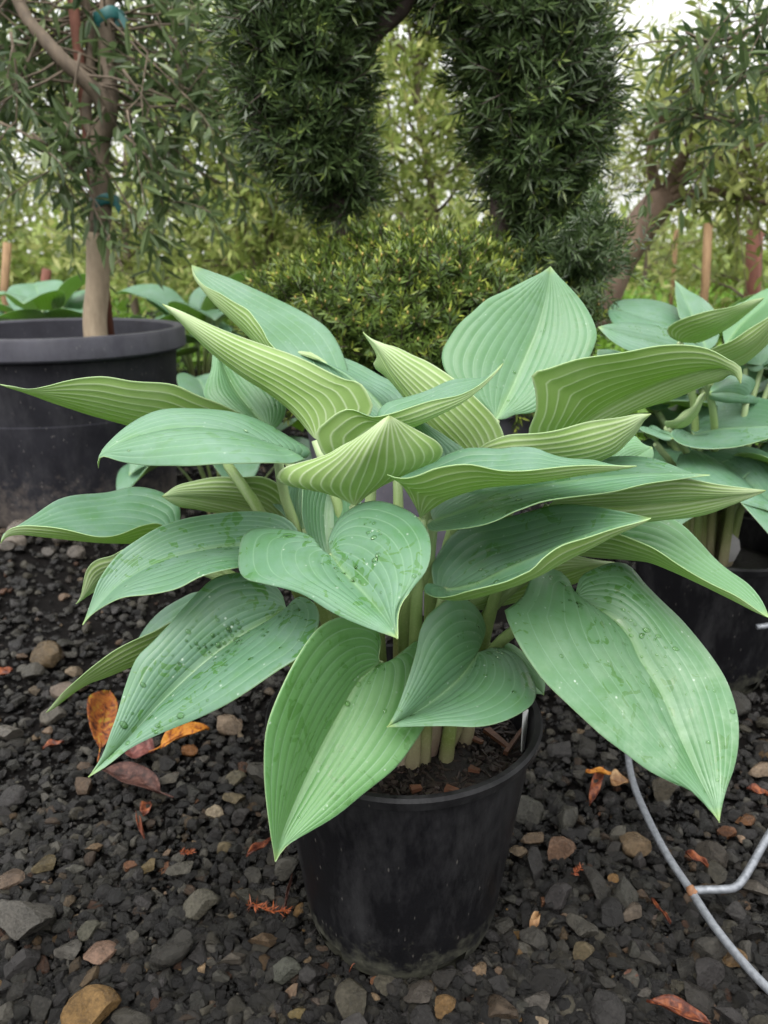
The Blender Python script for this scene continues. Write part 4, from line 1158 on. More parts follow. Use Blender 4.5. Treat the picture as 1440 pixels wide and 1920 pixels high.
def hosta_clump(loc, n, size, label, seed, group=None, az_range=None, stem=0.26, mats=None, name='hosta_plant'):
    rng = np.random.default_rng(seed)
    root = empty(name, tuple(loc), label, 'hosta', group)
    loc = np.array(loc, float)
    for k in range(n):
        f = (k + 0.5) / n
        az = k * 2.39996 + rng.normal() * 0.25
        out = 0.30 + 0.70 * f
        r = size * 0.42 * out * rng.uniform(0.8, 1.1)
        hgt = stem * (1.12 - 0.62 * f) * rng.uniform(0.9, 1.1)
        base = loc + np.array([r * math.cos(az), r * math.sin(az), hgt])
        L = size * rng.uniform(0.46, 0.60)
        A, Mc, B = leaf_frame(base, az + rng.normal() * 0.3, L, L * rng.uniform(0.80, 0.98), 0.95 - 0.95 * f + rng.normal() * 0.12, 0.75 + 0.5 * rng.random(), rng.uniform(0.10, 0.55), rng, rng.normal() * 0.15)
        foot = loc + np.array([0.10 * r * math.cos(az) / 0.1 * 0.25, 0.25 * r * math.sin(az), -0.005])
        mid = foot * 0.5 + base * 0.5; mid[2] += 0.12 * hgt
        add_leaf(root, 'leaf', A, Mc, B, ([foot, mid, base], size * 0.014, size * 0.008), 0.15 * rng.random(), 0, lanes=2, nu=22, seed=seed * 50 + k, bowA=0.004, bowB=0.004, rib=0.001, wav=0.003, mats=mats)
    return root


# the hosta in the pot on the right: leaves traced like the main plant
CR2 = np.array([0.505, 1.09, 0.178])
hosta2 = empty('hosta_plant', tuple(CR2), 'blue hosta in the rear black pot, drops beaded on its leaves', 'hosta')
LEAVES2 = [
    dict(b=(1330, 672), t=(1121, 613), Y=(1.10, 1.02), M=[(1270, 655), (1210, 640), (1160, 625)], A=[(1310, 680), (1250, 680), (1190, 665), (1150, 640)], B=[(1335, 660), (1290, 648), (1270, 635), (1240, 617), (1210, 607), (1185, 604), (1147, 606)], a=('p', 1.0), b_=('p', 1.14), bow=(.01, .01), drops=60, seed=41),
    dict(b=(1300, 640), t=(1140, 580), Y=(1.22, 1.30), M=[(1250, 615), (1190, 595)], A=[(1280, 645), (1220, 625), (1160, 610), (1142, 595)], B=[(1300, 610), (1280, 584), (1240, 568), (1205, 560), (1160, 562), (1146, 572)], a=('p', 1.2), b_=('p', 1.35), bow=(.01, .01), drops=14, seed=42),
    dict(b=(1325, 660), t=(1265, 525), Y=(1.20, 1.32), M=[(1305, 610), (1285, 565)], A=[(1300, 640), (1280, 600), (1268, 560)], B=[(1345, 640), (1345, 590), (1318, 562), (1288, 542)], a=('p', 1.22), b_=('p', 1.25), bow=(.0, .0), seed=43),
    dict(b=(1275, 640), t=(1432, 558), Y=(1.02, 1.00), M=[(1310, 632), (1350, 615), (1395, 585)], B=[(1255, 630), (1252, 617), (1280, 598), (1320, 585), (1360, 575), (1400, 565)], A=[(1290, 640), (1330, 628), (1370, 605), (1405, 580)], a=('d', .05), b_=('d', -.03), bow=(-.005, -.005), seed=44),
    dict(b=(1360, 650), t=(1475, 535), Y=(1.12, 1.18), M=[(1395, 605), (1435, 570)], A=[(1355, 620), (1365, 590), (1400, 560), (1445, 540)], B=[(1380, 650), (1420, 620), (1455, 580)], a=('p', 1.16), b_=('p', 1.05), bow=(.0, .0), seed=45, young=.6),
    dict(b=(1320, 690), t=(1480, 575), Y=(.98, .96), M=[(1365, 675), (1410, 650), (1450, 605)], B=[(1322, 670), (1335, 655), (1370, 640), (1410, 615), (1450, 585)], A=[(1345, 690), (1390, 680), (1430, 650), (1462, 615)], a=('d', .04), b_=('d', -.03), bow=(-.006, -.006), seed=46),
    dict(b=(1400, 745), t=(1330, 738), Y=(1.05, .96), M=[(1375, 738), (1350, 736)], A=[(1440, 755), (1400, 757), (1350, 753), (1328, 745)], B=[(1420, 715), (1380, 700), (1350, 712), (1335, 725)], a=('p', 1.0), b_=('p', 1.06), bow=(.008, .008), drops=16, seed=47),
    dict(b=(1300, 815), t=(1520, 800), Y=(1.03, .96), M=[(1350, 805), (1420, 800), (1480, 798)], A=[(1290, 785), (1305, 760), (1350, 745), (1420, 742), (1480, 765)], B=[(1265, 805), (1258, 815), (1275, 830), (1310, 839), (1370, 836), (1440, 824), (1490, 812)], a=('p', 1.10), b_=('d', -.06), bow=(-.01, -.008), drops=40, seed=48),
    dict(b=(1312, 858), t=(1470, 965), Y=(1.04, .90), M=[(1350, 870), (1390, 895), (1430, 930)], A=[(1320, 842), (1370, 835), (1430, 848), (1470, 890), (1478, 935)], B=[(1290, 840), (1272, 855), (1275, 890), (1305, 910), (1350, 925), (1390, 945), (1430, 955)], a=('p', 1.04), b_=('p', .95), bow=(.012, .012), drops=20, seed=49),
    dict(b=(1235, 770), t=(1228, 680), Y=(1.12, 1.18), M=[(1232, 740), (1230, 705)], A=[(1215, 765), (1200, 740), (1208, 705)], B=[(1255, 760), (1262, 730), (1248, 700)], a=('p', 1.14), b_=('p', 1.14), bow=(.0, .0), seed=50),
    dict(b=(1250, 800), t=(1322, 735), Y=(1.0, .98), M=[(1270, 795), (1295, 772)], B=[(1246, 790), (1262, 788), (1290, 768), (1310, 742)], A=[(1265, 802), (1295, 790), (1315, 760)], a=('d', .03), b_=('d', -.01), bow=(-.004, -.004), seed=51),
    dict(b=(1230, 830), t=(1262, 822), Y=(1.02, .97), M=[(1242, 818), (1255, 818)], A=[(1210, 808), (1222, 798), (1245, 806), (1260, 815)], B=[(1195, 800), (1200, 806), (1235, 822), (1255, 826)], a=('d', .04), b_=('d', -.02), bow=(.004, .004), drops=8, seed=52),
    dict(b=(1400, 690), t=(1470, 640), Y=(1.16, 1.20), M=[(1420, 675), (1448, 656)], A=[(1395, 665), (1420, 648), (1450, 640)], B=[(1420, 695), (1455, 680), (1470, 660)], a=('p', 1.2), b_=('p', 1.12), bow=(.0, .0), seed=53),
    dict(b=(1390, 790), t=(1500, 720), Y=(1.12, 1.16), M=[(1430, 765), (1470, 740)], A=[(1385, 765), (1410, 730), (1450, 705), (1485, 708)], B=[(1420, 795), (1470, 780), (1500, 750)], a=('p', 1.2), b_=('p', 1.06), bow=(.0, .0), seed=54),
    dict(b=(1200, 720), t=(1120, 655), Y=(1.14, 1.12), M=[(1175, 700), (1145, 675)], A=[(1180, 725), (1145, 705), (1122, 675)], B=[(1205, 700), (1180, 670), (1145, 655)], a=('p', 1.1), b_=('p', 1.16), bow=(.0, .0), seed=55),
]
for k, L in enumerate(LEAVES2):
    build_traced(hosta2, L, CR2, 0.06, k, len(LEAVES2), lanes=3)

nrng = np.random.default_rng(8)
for k in range(16):
    az = k * 2.39996 + 0.4
    rr_ = nrng.uniform(0.03, 0.11); hz = nrng.uniform(0.13, 0.30)
    bs = CR2 + np.array([rr_ * math.cos(az), rr_ * math.sin(az) + 0.03, hz])
    LL = nrng.uniform(0.15, 0.20)
    A_, M_, B_ = leaf_frame(bs, az, LL, LL * 0.9, nrng.uniform(0.0, 0.5), 1.0, nrng.uniform(0.1, 0.5), nrng)
    add_leaf(hosta2, 'leaf', A_, M_, B_, ([CR2 + np.array([0.02 * math.cos(az), 0.02 * math.sin(az), -0.005]), (CR2 + bs) / 2 + np.array([0, 0, 0.03]), bs], 0.006, 0.0035), 0.3 * nrng.random(), 12, lanes=2, nu=24, seed=600 + k, bowA=0.004, bowB=0.004)
hosta_clump((0.93, 1.58, 0.20), 26, 0.44, 'green hosta spreading behind the rear black pot', 61, stem=0.24)
hosta_clump((-0.36, 1.66, 0.05), 14, 0.30, 'low dewy hosta squeezed between the big tub and the clipped yew', 62, stem=0.26)
for k, (x, y, s, lb) in enumerate(((-0.66, 2.75, 0.40, 'hosta clump rising behind the tub, right of the olive trunk'), (-1.16, 2.75, 0.40, 'hosta clump rising behind the tub, left of the olive trunk'), (-1.60, 2.85, 0.40, 'hosta clump behind the far side of the tub'))):
    hosta_clump((x, y, 0.17), 18, s, lb, 70 + k, 'hostas in a row behind the tub', stem=0.25)
for k, (x, y, lb) in enumerate(((0.93, 1.58, 'black pot under the green hosta by the rear'), (-0.66, 2.75, 'low black pot under the hosta right of the olive trunk'), (-1.16, 2.75, 'low black pot under the hosta left of the olive trunk'), (-1.60, 2.85, 'low black pot under the hosta at the far side of the tub'))):
    nursery_pot('nursery_pot', (x, y, 0), 0.121, 0.092, 0.225, lb, [M_POT], 0.185, holes=False, group='black pots of the rear hostas', seg=48)

# ------------------------------------------------------------------ big tub and olive
BT = (-0.82, 1.975)
tub = empty('plant_tub', (BT[0], BT[1], 0), 'large wide grey-black plastic tub with a thick rim holding the olive tree', 'tub')
rt, rb, h = 0.286, 0.252, 0.458
prof = [(rb - 0.05, 0.0), (rb - 0.01, 0.0), (rb, 0.012)] + [(rb + (rt - rb) * s, (h - 0.058) * s) for s in np.linspace(0.08, 1, 10)] + [(rt + 0.004, h - 0.054)]
V, F = lathe_arrays(prof, 128)
o = add_obj('tub_wall', make_mesh('tub_wall', V, F), M_BIGPOT, tub); o.data.set_sharp_from_angle(angle=R(40))
prof = [(rt + 0.002, h - 0.053), (rt + 0.022, h - 0.051), (rt + 0.026, h - 0.046), (rt + 0.024, h - 0.006), (rt + 0.020, h), (rt + 0.004, h), (rt - 0.002, h - 0.005), (rt - 0.012, h - 0.20)]
V, F = lathe_arrays(prof, 128)
o = add_obj('rim', make_mesh('rim', V, F), M_BIGRIM, tub); o.data.set_sharp_from_angle(angle=R(40))
g = np.linspace(0, 1, 14); th = np.linspace(0, 2 * math.pi, 64, endpoint=False)
rr, tt = np.meshgrid(g * (rt - 0.012), th, indexing='ij')
V = np.stack([rr * np.cos(tt), rr * np.sin(tt), (h - 0.085) + 0.01 * fbm(rr * np.cos(tt), rr * np.sin(tt), 9, 8)], -1).reshape(-1, 3)
i, j = np.meshgrid(np.arange(13), np.arange(64), indexing='ij')
F = np.stack([i * 64 + j, (i + 1) * 64 + j, (i + 1) * 64 + (j + 1) % 64, i * 64 + (j + 1) % 64], -1).reshape(-1, 4)
add_obj('soil', make_mesh('soil', V, F), M_MIX, tub)


# ------------------------------------------------------------------ foliage generators
def leaves_mesh(name, Pn, D, Nn, L, W, tint, tipn, hexa=True):
    """one flat pointed leaf per row, joined"""
    D = nrm(D); S = nrm(np.cross(D, Nn)); U = np.cross(S, D)
    L = L[:, None]; W = W[:, None]
    if hexa:
        V = np.stack([Pn, Pn + D * L * .30 + S * W * .46 + U * W * .12, Pn + D * L * .66 + S * W * .40 + U * W * .10, Pn + D * L - U * L * .06,
                      Pn + D * L * .66 - S * W * .40 + U * W * .10, Pn + D * L * .30 - S * W * .46 + U * W * .12], 1)
        k = 6
        n = len(Pn); idx = np.arange(n)[:, None] * 6
        F = np.vstack([idx + np.array([[0, 1, 2, 3]]), idx + np.array([[0, 3, 4, 5]])])
    else:
        V = np.stack([Pn, Pn + D * L * .45 + S * W * .5, Pn + D * L, Pn + D * L * .45 - S * W * .5], 1)
        k = 4; n = len(Pn)
        F = np.arange(n)[:, None] * 4 + np.array([[0, 1, 2, 3]])
    return make_mesh(name, V.reshape(-1, 3), F, smooth=False, attrs={'tint': np.repeat(tint, k), 'tipness': np.repeat(tipn, k)})


def twig_leaves(rng, starts, dirs, lens, per, L, W, spread=0.9, droop=0.25, pair=True):
    """leaves set along twigs; returns arrays for leaves_mesh and twig paths"""
    Ps, Ds, Ns, Ls, Ws, Ti, Tp, tw = [], [], [], [], [], [], [], []
    for s, d, l in zip(starts, dirs, lens):
        d = nrm(d)
        side = nrm(np.cross(d, rng.normal(size=3))); up = np.cross(side, d)
        pts = [s + d * l * q - np.array([0, 0, droop * l * q * q]) for q in np.linspace(0, 1, 5)]
        tw.append(np.array(pts))
        c = catmull(pts, per + 2)[1:]
        T = np.gradient(c, axis=0)
        for q in range(len(c)):
            for sg in ((1, -1) if pair else (rng.choice([-1, 1]),)):
                a_ = (q % 2) * 1.57 + rng.normal() * 0.35
                ax = side * math.cos(a_) + up * math.sin(a_)
                dd = nrm(T[q]) * (1.0 - 0.4 * spread) + sg * ax * spread + rng.normal(size=3) * 0.18
                Ps.append(c[q]); Ds.append(dd); Ns.append(np.array([0, 0, 1.0]) + rng.normal(size=3) * 0.55)
                Ls.append(L * rng.uniform(0.65, 1.15)); Ws.append(W * rng.uniform(0.8, 1.15))
                Ti.append(rng.random()); Tp.append((rng.random() < 0.13) * rng.uniform(0.3, 0.9) + 0.25 * q / len(c))
    return [np.array(x) for x in (Ps, Ds, Ns, Ls, Ws, Ti, Tp)] + [tw]


def branch(rng, p0, d0, length, n=7, wander=0.22, lift=0.1):
    p = np.array(p0, float); d = nrm(d0); out = [p.copy()]
    for _ in range(n):
        d = nrm(d + rng.normal(size=3) * wander + np.array([0, 0, lift]))
        p = p + d * length / n; out.append(p.copy())
    return np.array(out)


# olive in the tub
orng = np.random.default_rng(31)
oz = h - 0.085
ob = P(181, 640, 1.985); ob[2] = oz - 0.01
olive = empty('olive_tree', tuple(ob), 'olive tree with a pale forked trunk tied to a red stake, in the big tub', 'tree')


def O(px, py, Y): return P(px, py, Y) - ob


YT = 1.985
low = catmull([np.zeros(3), O(178, 600, YT), O(183, 540, YT), O(184, 480, YT), O(184, 436, YT)], 18)
add_obj('trunk', tubes_mesh('trunk', [(low, np.concatenate([[0.044, 0.036, 0.032], np.linspace(0.0295, 0.0275, 15)]))], 16), M_OBARKP, olive)
upt = catmull([O(184, 440, YT), O(190, 380, YT), O(186, 310, YT), O(188, 270, YT), O(203, 215, YT), O(204, 150, YT + .02), O(200, 60, YT + .04), O(205, -80, YT + .05)], 26)
lb = catmull([O(190, 268, YT), O(200, 205, YT - .02), O(178, 170, YT - .03), O(120, 115, YT - .05), O(80, 70, YT - .04), O(48, 30, YT - .02), O(10, -60, YT)], 20)
b2 = catmull([O(188, 265, YT), O(163, 230, YT + .02), O(165, 165, YT + .03), O(170, 80, YT + .06), O(150, -60, YT + .08)], 14)
add_obj('limb', tubes_mesh('limb', [(upt, np.linspace(0.027, 0.015, 26))], 12), M_OBARK, olive)
add_obj('limb', tubes_mesh('limb', [(lb, np.linspace(0.020, 0.012, 20))], 12), M_OBARK, olive)
add_obj('limb', tubes_mesh('limb', [(b2, np.linspace(0.014, 0.009, 14))], 10), M_OBARK, olive)
# twigs and leaves
limbs = [upt, lb, b2]
starts, dirs, lens, stw = [], [], [], []
for k in range(78):
    lm = limbs[k % 3]
    p = lm[orng.integers(6 if k % 3 else 12, len(lm))]
    d = nrm(orng.normal(size=3) * np.array([1, 0.5, 0.35]) + np.array([0, 0.25, 0.0]))
    sub = branch(orng, p, d, orng.uniform(0.20, 0.55), 6, 0.22, 0.02)
    stw.append((sub, np.linspace(0.0034, 0.0010, len(sub))))
    for q in range(3):
        s0 = sub[orng.integers(2, len(sub))]
        starts.append(s0); dirs.append(nrm(sub[-1] - sub[0]) * 0.7 + orng.normal(size=3) * 0.6); lens.append(orng.uniform(0.10, 0.24))
# hanging sprays in front of the trunk
for (a_, bq, yy) in (((120, 230), (275, 455), 1.86), ((60, 250), (180, 400), 1.84), ((230, 130), (330, 330), 1.9), ((20, 60), (30, 250), 1.85), ((230, 250), (330, 400), 1.9), ((0, 230), (110, 330), 1.82), ((290, 40), (380, 200), 2.0), ((150, 100), (110, 300), 1.9)):
    s0, e0 = O(*a_, yy), O(*bq, yy)
    sub = catmull([s0, (s0 + e0) / 2 + np.array([0.01, 0, 0.02]), e0], 9)
    stw.append((sub, np.linspace(0.0034, 0.0010, 9)))
    for q in range(1, 9, 2):
        starts.append(sub[q]); dirs.append(nrm(e0 - s0) * 0.8 + orng.normal(size=3) * 0.55); lens.append(orng.uniform(0.08, 0.18))
Ps, Ds, Ns, Ls, Ws, Ti, Tp, tw = twig_leaves(orng, starts, dirs, lens, 5, 0.064, 0.0155, 0.8, 0.2)
add_obj('crown', leaves_mesh('crown', Ps, Ds, Ns, Ls, Ws, Ti, Tp), M_OLIVE, olive)
add_obj('twigs', tubes_mesh('twigs', stw + [(t_, np.linspace(0.0018, 0.0009, 5)) for t_ in tw], 5), M_OBARK, olive)
st = tubes_mesh('stake', [(np.array([[0, 0, 0], [0, 0, 0.6], [0.0, 0.0, 1.25]]), np.array([0.012, 0.012, 0.012]))], 10)
sp = P(205, 620, 2.015)
stake = add_obj('garden_stake', st, M_REDSTAKE, None, (sp[0], sp[1], oz - 0.02))
tag(stake, 'reddish stake tied upright beside the olive trunk', 'stake')
for (px, py) in ((194, 378), (203, 32)):
    p = P(px, py, YT)
    V, F = lathe_arrays([(0.033, -0.012), (0.0345, -0.010), (0.0345, 0.010), (0.033, 0.012)], 20)
    V += np.stack([0.002 * np.sin(V[:, 2] * 300), 0.008 * np.ones(len(V)), 0.006 * np.sin(V[:, 0] * 90)], 1)
    # loose tail of the tape
    V2 = np.array([(0.03, -0.02, 0.008), (0.03, -0.02, -0.008), (0.042, -0.026, -0.03), (0.05, -0.024, -0.012)])
    F = [tuple(f) for f in F] + [tuple(len(V) + np.arange(4))]
    tp_ = add_obj('tie_tape', make_mesh('tie_tape', np.vstack([V, V2]), F), M_TEAL, None, tuple(p))
    tag(tp_, 'teal plastic tape tying the olive trunk %s' % ('below its fork' if py > 200 else 'high up at the stake'), 'tape')

# ------------------------------------------------------------------ clipped yew: a ring on a dome
yrng = np.random.default_rng(17)
YY = 1.45
yb = np.array([0.07, YY, 0.0])
yew_pot = nursery_pot('nursery_pot', (0.07, YY, 0), 0.225, 0.18, 0.40, 'mauve-grey pot under the clipped yew', [M_GREYPOT], 0.36, holes=False, band=0.03)
yew = empty('yew_topiary', (0.07, YY, 0.36), 'dark clipped yew shaped as an open ring above a golden-tipped dome', 'topiary')
yo = np.array(yew.location)


def needles(rng, pts, nor, slen, per, nl, nw, upb=0.45, tipf=0.0, rnd=0.5):
    n = len(pts)
    D = nrm(nor * 0.9 + np.array([0, 0, upb]) + rng.normal(size=(n, 3)) * rnd)
    Ls = slen * rng.uniform(0.7, 1.25, n)
    side = nrm(np.cross(D, rng.normal(size=(n, 3)))); up = np.cross(side, D)
    q = np.linspace(0.08, 1.0, per)
    ang = (np.arange(per) * 2.4)[None, :] + rng.uniform(0, 6.28, (n, 1))
    rad = np.cos(ang)[..., None] * side[:, None] + np.sin(ang)[..., None] * up[:, None] * 0.7
    Pn = pts[:, None] + D[:, None] * (Ls[:, None] * q[None])[..., None]
    fwd = 0.42 + 1.1 * q[None, :] ** 3
    Dn = nrm(rad + D[:, None] * fwd[..., None] + rng.normal(size=(n, per, 3)) * 0.14)
    tint = np.clip(rng.random((n, 1)) * 0.6 + rng.random((n, per)) * 0.4, 0, 1)
    shoot = rng.random((n, 1))
    tipn = np.clip((q[None] - 0.72) * 3.2, 0, 1) * np.where(shoot < tipf, 1.0, 0.12) * rng.uniform(0.5, 1.0, (n, per))
    Ln = nl * rng.uniform(0.7, 1.15, (n, per)) * (1 - 0.45 * np.clip(q - 0.75, 0, 1)[None] * 4 * 0.6)
    Nn = D[:, None] + rng.normal(size=(n, per, 3)) * 0.3
    tw = [np.stack([pts[k], pts[k] + D[k] * Ls[k]]) for k in range(n)]
    return Pn.reshape(-1, 3), Dn.reshape(-1, 3), Nn.reshape(-1, 3), Ln.ravel(), np.full(n * per, nw), tint.ravel(), tipn.ravel(), D, Ls


def stems_mesh(name, pts, D, Ls, r=0.0012):
    """thin three-sided stems"""
    n = len(pts)
    a_ = nrm(np.cross(D, np.array([0.3, 0.5, 0.8]))); b_ = np.cross(D, a_)
    ring = [a_ * r, (-0.5 * a_ + 0.87 * b_) * r, (-0.5 * a_ - 0.87 * b_) * r]
    V = np.stack([pts + q for q in ring] + [pts + D * Ls[:, None] + q * 0.5 for q in ring], 1).reshape(-1, 3)
    idx = np.arange(n)[:, None] * 6
    F = np.vstack([idx + np.array([[0, 1, 4, 3]]), idx + np.array([[1, 2, 5, 4]]), idx + np.array([[2, 0, 3, 5]])])
    return make_mesh(name, V, F)


def W_(px, py, Y=YY): return P(px, py, Y) - yo


# tube of foliage along each arm of the ring (centre line, radius)
armL = [(660, 385, .035), (632, 335, .075), (590, 270, .115), (565, 190, .130), (560, 100, .135), (575, 0, .135), (610, -90, .13), (690, -150, .12)]
armR = [(1035, 430, .045), (1012, 385, .085), (1000, 325, .118), (1000, 250, .140), (1000, 150, .140), (990, 60, .140), (960, -30, .135), (880, -110, .125), (790, -150, .12)]


def arm_points(arm, n, rng, shell=True):
    c = np.array([W_(a_, b_) for a_, b_, _ in arm]); r = np.array([q[2] for q in arm])
    f = catmull(np.hstack([c, r[:, None]]), 120)
    T = nrm(np.gradient(f[:, :3], axis=0))
    k = rng.choice(120, n, p=f[:, 3] / f[:, 3].sum())
    v = nrm(rng.normal(size=(n, 3))); v = nrm(v - T[k] * (v * T[k]).sum(1, keepdims=True))
    rr = f[k, 3] * (rng.uniform(0.62, 1.0, n) if shell else rng.uniform(0.15, 0.8, n))
    rr *= 0.90 + 0.16 * np.sin(v[:, 0] * 5 + k * 0.21) * np.cos(v[:, 2] * 4 + k * 0.13)
    rr = np.maximum(rr - 0.045, 0.01)
    return f[k, :3] + v * rr[:, None] + T[k] * rng.normal(size=(n, 1)) * 0.01, v, f


for nm, arm, n in (('crown', armL, 1750), ('crown', armR, 1950)):
    pts, nor, f = arm_points(arm, n, yrng)
    a = needles(yrng, pts, nor, 0.066, 24, 0.032, 0.0042, 0.30, 0.12, 0.6)
    add_obj(nm, leaves_mesh(nm, *a[:7], hexa=False), M_YEW, yew)
    add_obj('shoots', stems_mesh('shoots', pts, a[7], a[8]), M_YBARK, yew)
# trunks
for pth, r0 in (([(700, 640, YY), (672, 520, YY), (640, 420, YY), (634, 360, YY), (620, 300, YY), (650, 200, YY), (672, 120, YY + .02), (705, 60, YY), (760, 5, YY), (800, -60, YY)], .020),
                ([(860, 640, YY), (905, 520, YY), (938, 430, YY), (940, 360, YY), (950, 280, YY), (930, 180, YY), (870, 60, YY), (830, 10, YY), (790, -50, YY)], .021)):
    c = catmull([W_(*q) for q in pth], 30)
    add_obj('trunk', tubes_mesh('trunk', [(c, np.linspace(r0, r0 * 0.7, 30) * (1 + 0.12 * np.sin(np.arange(30) * 1.3)))], 12), M_YBARK, yew)
# dome
dc = W_(762, 600); dr = np.array([0.355, 0.30, 0.215])
dc[0] += 0.015
dc[2] = 0.463 - yo[2]


def dome_points(n, rng, lo, hi):
    v = nrm(rng.normal(size=(n, 3))); v[:, 2] = np.where(v[:, 2] < -0.45, -v[:, 2], v[:, 2])
    s = rng.uniform(lo, hi, n) * (0.93 + 0.10 * np.sin(v[:, 0] * 7 + 1) * np.sin(v[:, 2] * 6 + v[:, 1] * 5))
    return dc + v * dr * s[:, None], nrm(v / dr)


pts, nor = dome_points(4200, yrng, 0.70, 0.90)
a = needles(yrng, pts, nor, 0.046, 22, 0.021, 0.0038, 0.40, 0.45, 0.5)
budp = (pts + a[7] * a[8][:, None])[yrng.random(len(pts)) < 0.35]
add_obj('dome_foliage', leaves_mesh('dome_foliage', *a[:7], hexa=False), M_YEWG, yew)
add_obj('shoots', stems_mesh('shoots', pts, a[7], a[8]), M_YBARK, yew)
# skirt of darker shoots at the right foot
pts = W_(1040, 500) + yrng.normal(size=(900, 3)) * np.array([0.042, 0.06, 0.055])
a = needles(yrng, pts, nrm(yrng.normal(size=(900, 3)) + np.array([0.4, -0.5, 0.2])), 0.055, 24, 0.024, 0.003, 0.3, 0.12, 0.6)
add_obj('skirt_foliage', leaves_mesh('skirt_foliage', *a[:7], hexa=False), M_YEW, yew)
# buds on the dome
pts = budp
V0, F0 = ICO[1]
V = (pts[:, None] + V0[None] * np.array([0.0020, 0.0020, 0.0034])).reshape(-1, 3)
F = (np.arange(len(pts))[:, None, None] * len(V0) + F0[None]).reshape(-1, 3)
bo = add_obj('buds', make_mesh('buds', V, F), simple('yew_buds', (0.30, 0.22, 0.06), 0.5, 0.5, 60), yew); bo['kind'] = 'stuff'

# ------------------------------------------------------------------ trees behind
def back_tree(name, loc, height, rad, n_twig, leafL, leafW, material, label, seed, group, trunk_r=0.03, clear=0.35, bmat=None, lean=(0, 0), per=6, z0=None, trunk=True, flat=0.8):
    rng = np.random.default_rng(seed)
    root = empty(name, loc, label, 'tree', group)
    top = np.array([lean[0], lean[1], height * 0.9])
    tr = catmull([np.zeros(3), top * 0.35 + rng.normal(size=3) * 0.03, top * 0.7 + rng.normal(size=3) * 0.05, top], 14)
    add_obj('trunk', tubes_mesh('trunk', [(tr, np.linspace(trunk_r, trunk_r * 0.3, 14))], 8), bmat or M_OBARK, root)
    items, starts, dirs, lens = [], [], [], []
    nl = max(10, n_twig // 14)
    for k in range(nl):
        s = clear + (1 - clear) * rng.random()
        p = tr[int(s * 13)]
        az = k * 2.4 + rng.normal() * 0.3
        d = np.array([math.cos(az), math.sin(az) * flat, rng.uniform(0.0, 0.9)])
        L = rad * rng.uniform(0.55, 1.1) * (1.15 - 0.5 * s)
        bq = branch(rng, p, d, L, 6, 0.2, 0.05)
        items.append((bq, np.linspace(trunk_r * 0.35, 0.004, len(bq))))
        for q in range(n_twig // nl):
            starts.append(bq[rng.integers(1, len(bq))]); dirs.append(nrm(bq[-1] - bq[0]) + rng.normal(size=3) * 0.9 + np.array([0, 0, 0.15])); lens.append(rng.uniform(0.12, 0.36) * min(1.6, rad / 0.55))
    Ps, Ds, Ns, Ls, Ws, Ti, Tp, tw = twig_leaves(rng, starts, dirs, lens, per, leafL, leafW, 0.75, 0.15)
    add_obj('crown', leaves_mesh('crown', Ps, Ds, Ns, Ls, Ws, Ti, Tp, hexa=False), material, root)
    add_obj('branches', tubes_mesh('branches', items, 5), bmat or M_OBARK, root)
    return root


GB = 'rows of young trees behind the yew'
TREES = [
    # x, y, height, radius, twigs, leaf, mat, label
    (-2.3, 4.6, 1.9, 0.8, 230, M_FAROLIVE, 'grey-green olive behind the tub, farthest from the yew'),
    (-1.35, 4.4, 2.2, 0.75, 230, M_FAROLIVE, 'grey-green olive right behind the forked olive trunk'),
    (-0.55, 3.9, 1.55, 0.75, 480, M_HEDGE, 'low yellow-green bush between the olive trunk and the yew'),
    (0.22, 4.1, 2.35, 0.62, 430, M_HEDGE, 'yellow-green willowy tree seen through the yew ring'),
    (-0.15, 5.4, 2.5, 0.7, 330, M_HEDGE, 'taller yellow-green tree behind the willowy one'),
    (1.05, 4.9, 2.2, 0.6, 220, M_FAROLIVE, 'thin grey-green olive just past the yew ring'),
    (1.75, 3.6, 1.55, 0.7, 260, M_FAROLIVE, 'bushy olive over the leaning brown trunk'),
    (2.6, 4.3, 1.8, 0.7, 220, M_FAROLIVE, 'olive beyond the wooden stake'),
    (-0.9, 6.0, 2.2, 0.8, 300, M_HEDGE, 'far yellow-green tree left of the yew'),
    (0.9, 6.6, 2.0, 0.8, 300, M_HEDGE, 'far yellow-green tree right of the yew'),
    (2.2, 6.8, 1.9, 0.9, 260, M_FAROLIVE, 'far grey-green tree past the stakes'),
    (-3.4, 5.0, 2.0, 0.8, 230, M_FAROLIVE, 'olive standing well past the tub beyond the far stake'),
    (3.6, 5.2, 2.0, 0.8, 230, M_FAROLIVE, 'olive standing well past the dark red post'),
    (-2.4, 6.8, 1.9, 0.9, 260, M_FAROLIVE, 'far grey-green tree past the tub'),
]
for k, (x, y, hh, rd, tw_, mt, lb_) in enumerate(TREES):
    back_tree('nursery_tree', (x, y, 0), hh, rd, int(tw_ * (1.5 if mt is M_HEDGE else 1.25)), 0.075, 0.018, mt, lb_, 100 + k, GB, 0.026, 0.16 if mt is M_HEDGE else 0.28)

# leaning brown trunk and near olive on the right
rl = G(1128, 560, 0.0); rl = P(1128, 560, 2.6)
leaner = empty('olive_tree', tuple(rl), 'olive with a thick brown trunk leaning right beside the yew', 'tree')
lrng = np.random.default_rng(77)


def Q(px, py, Y): return P(px, py, Y) - rl


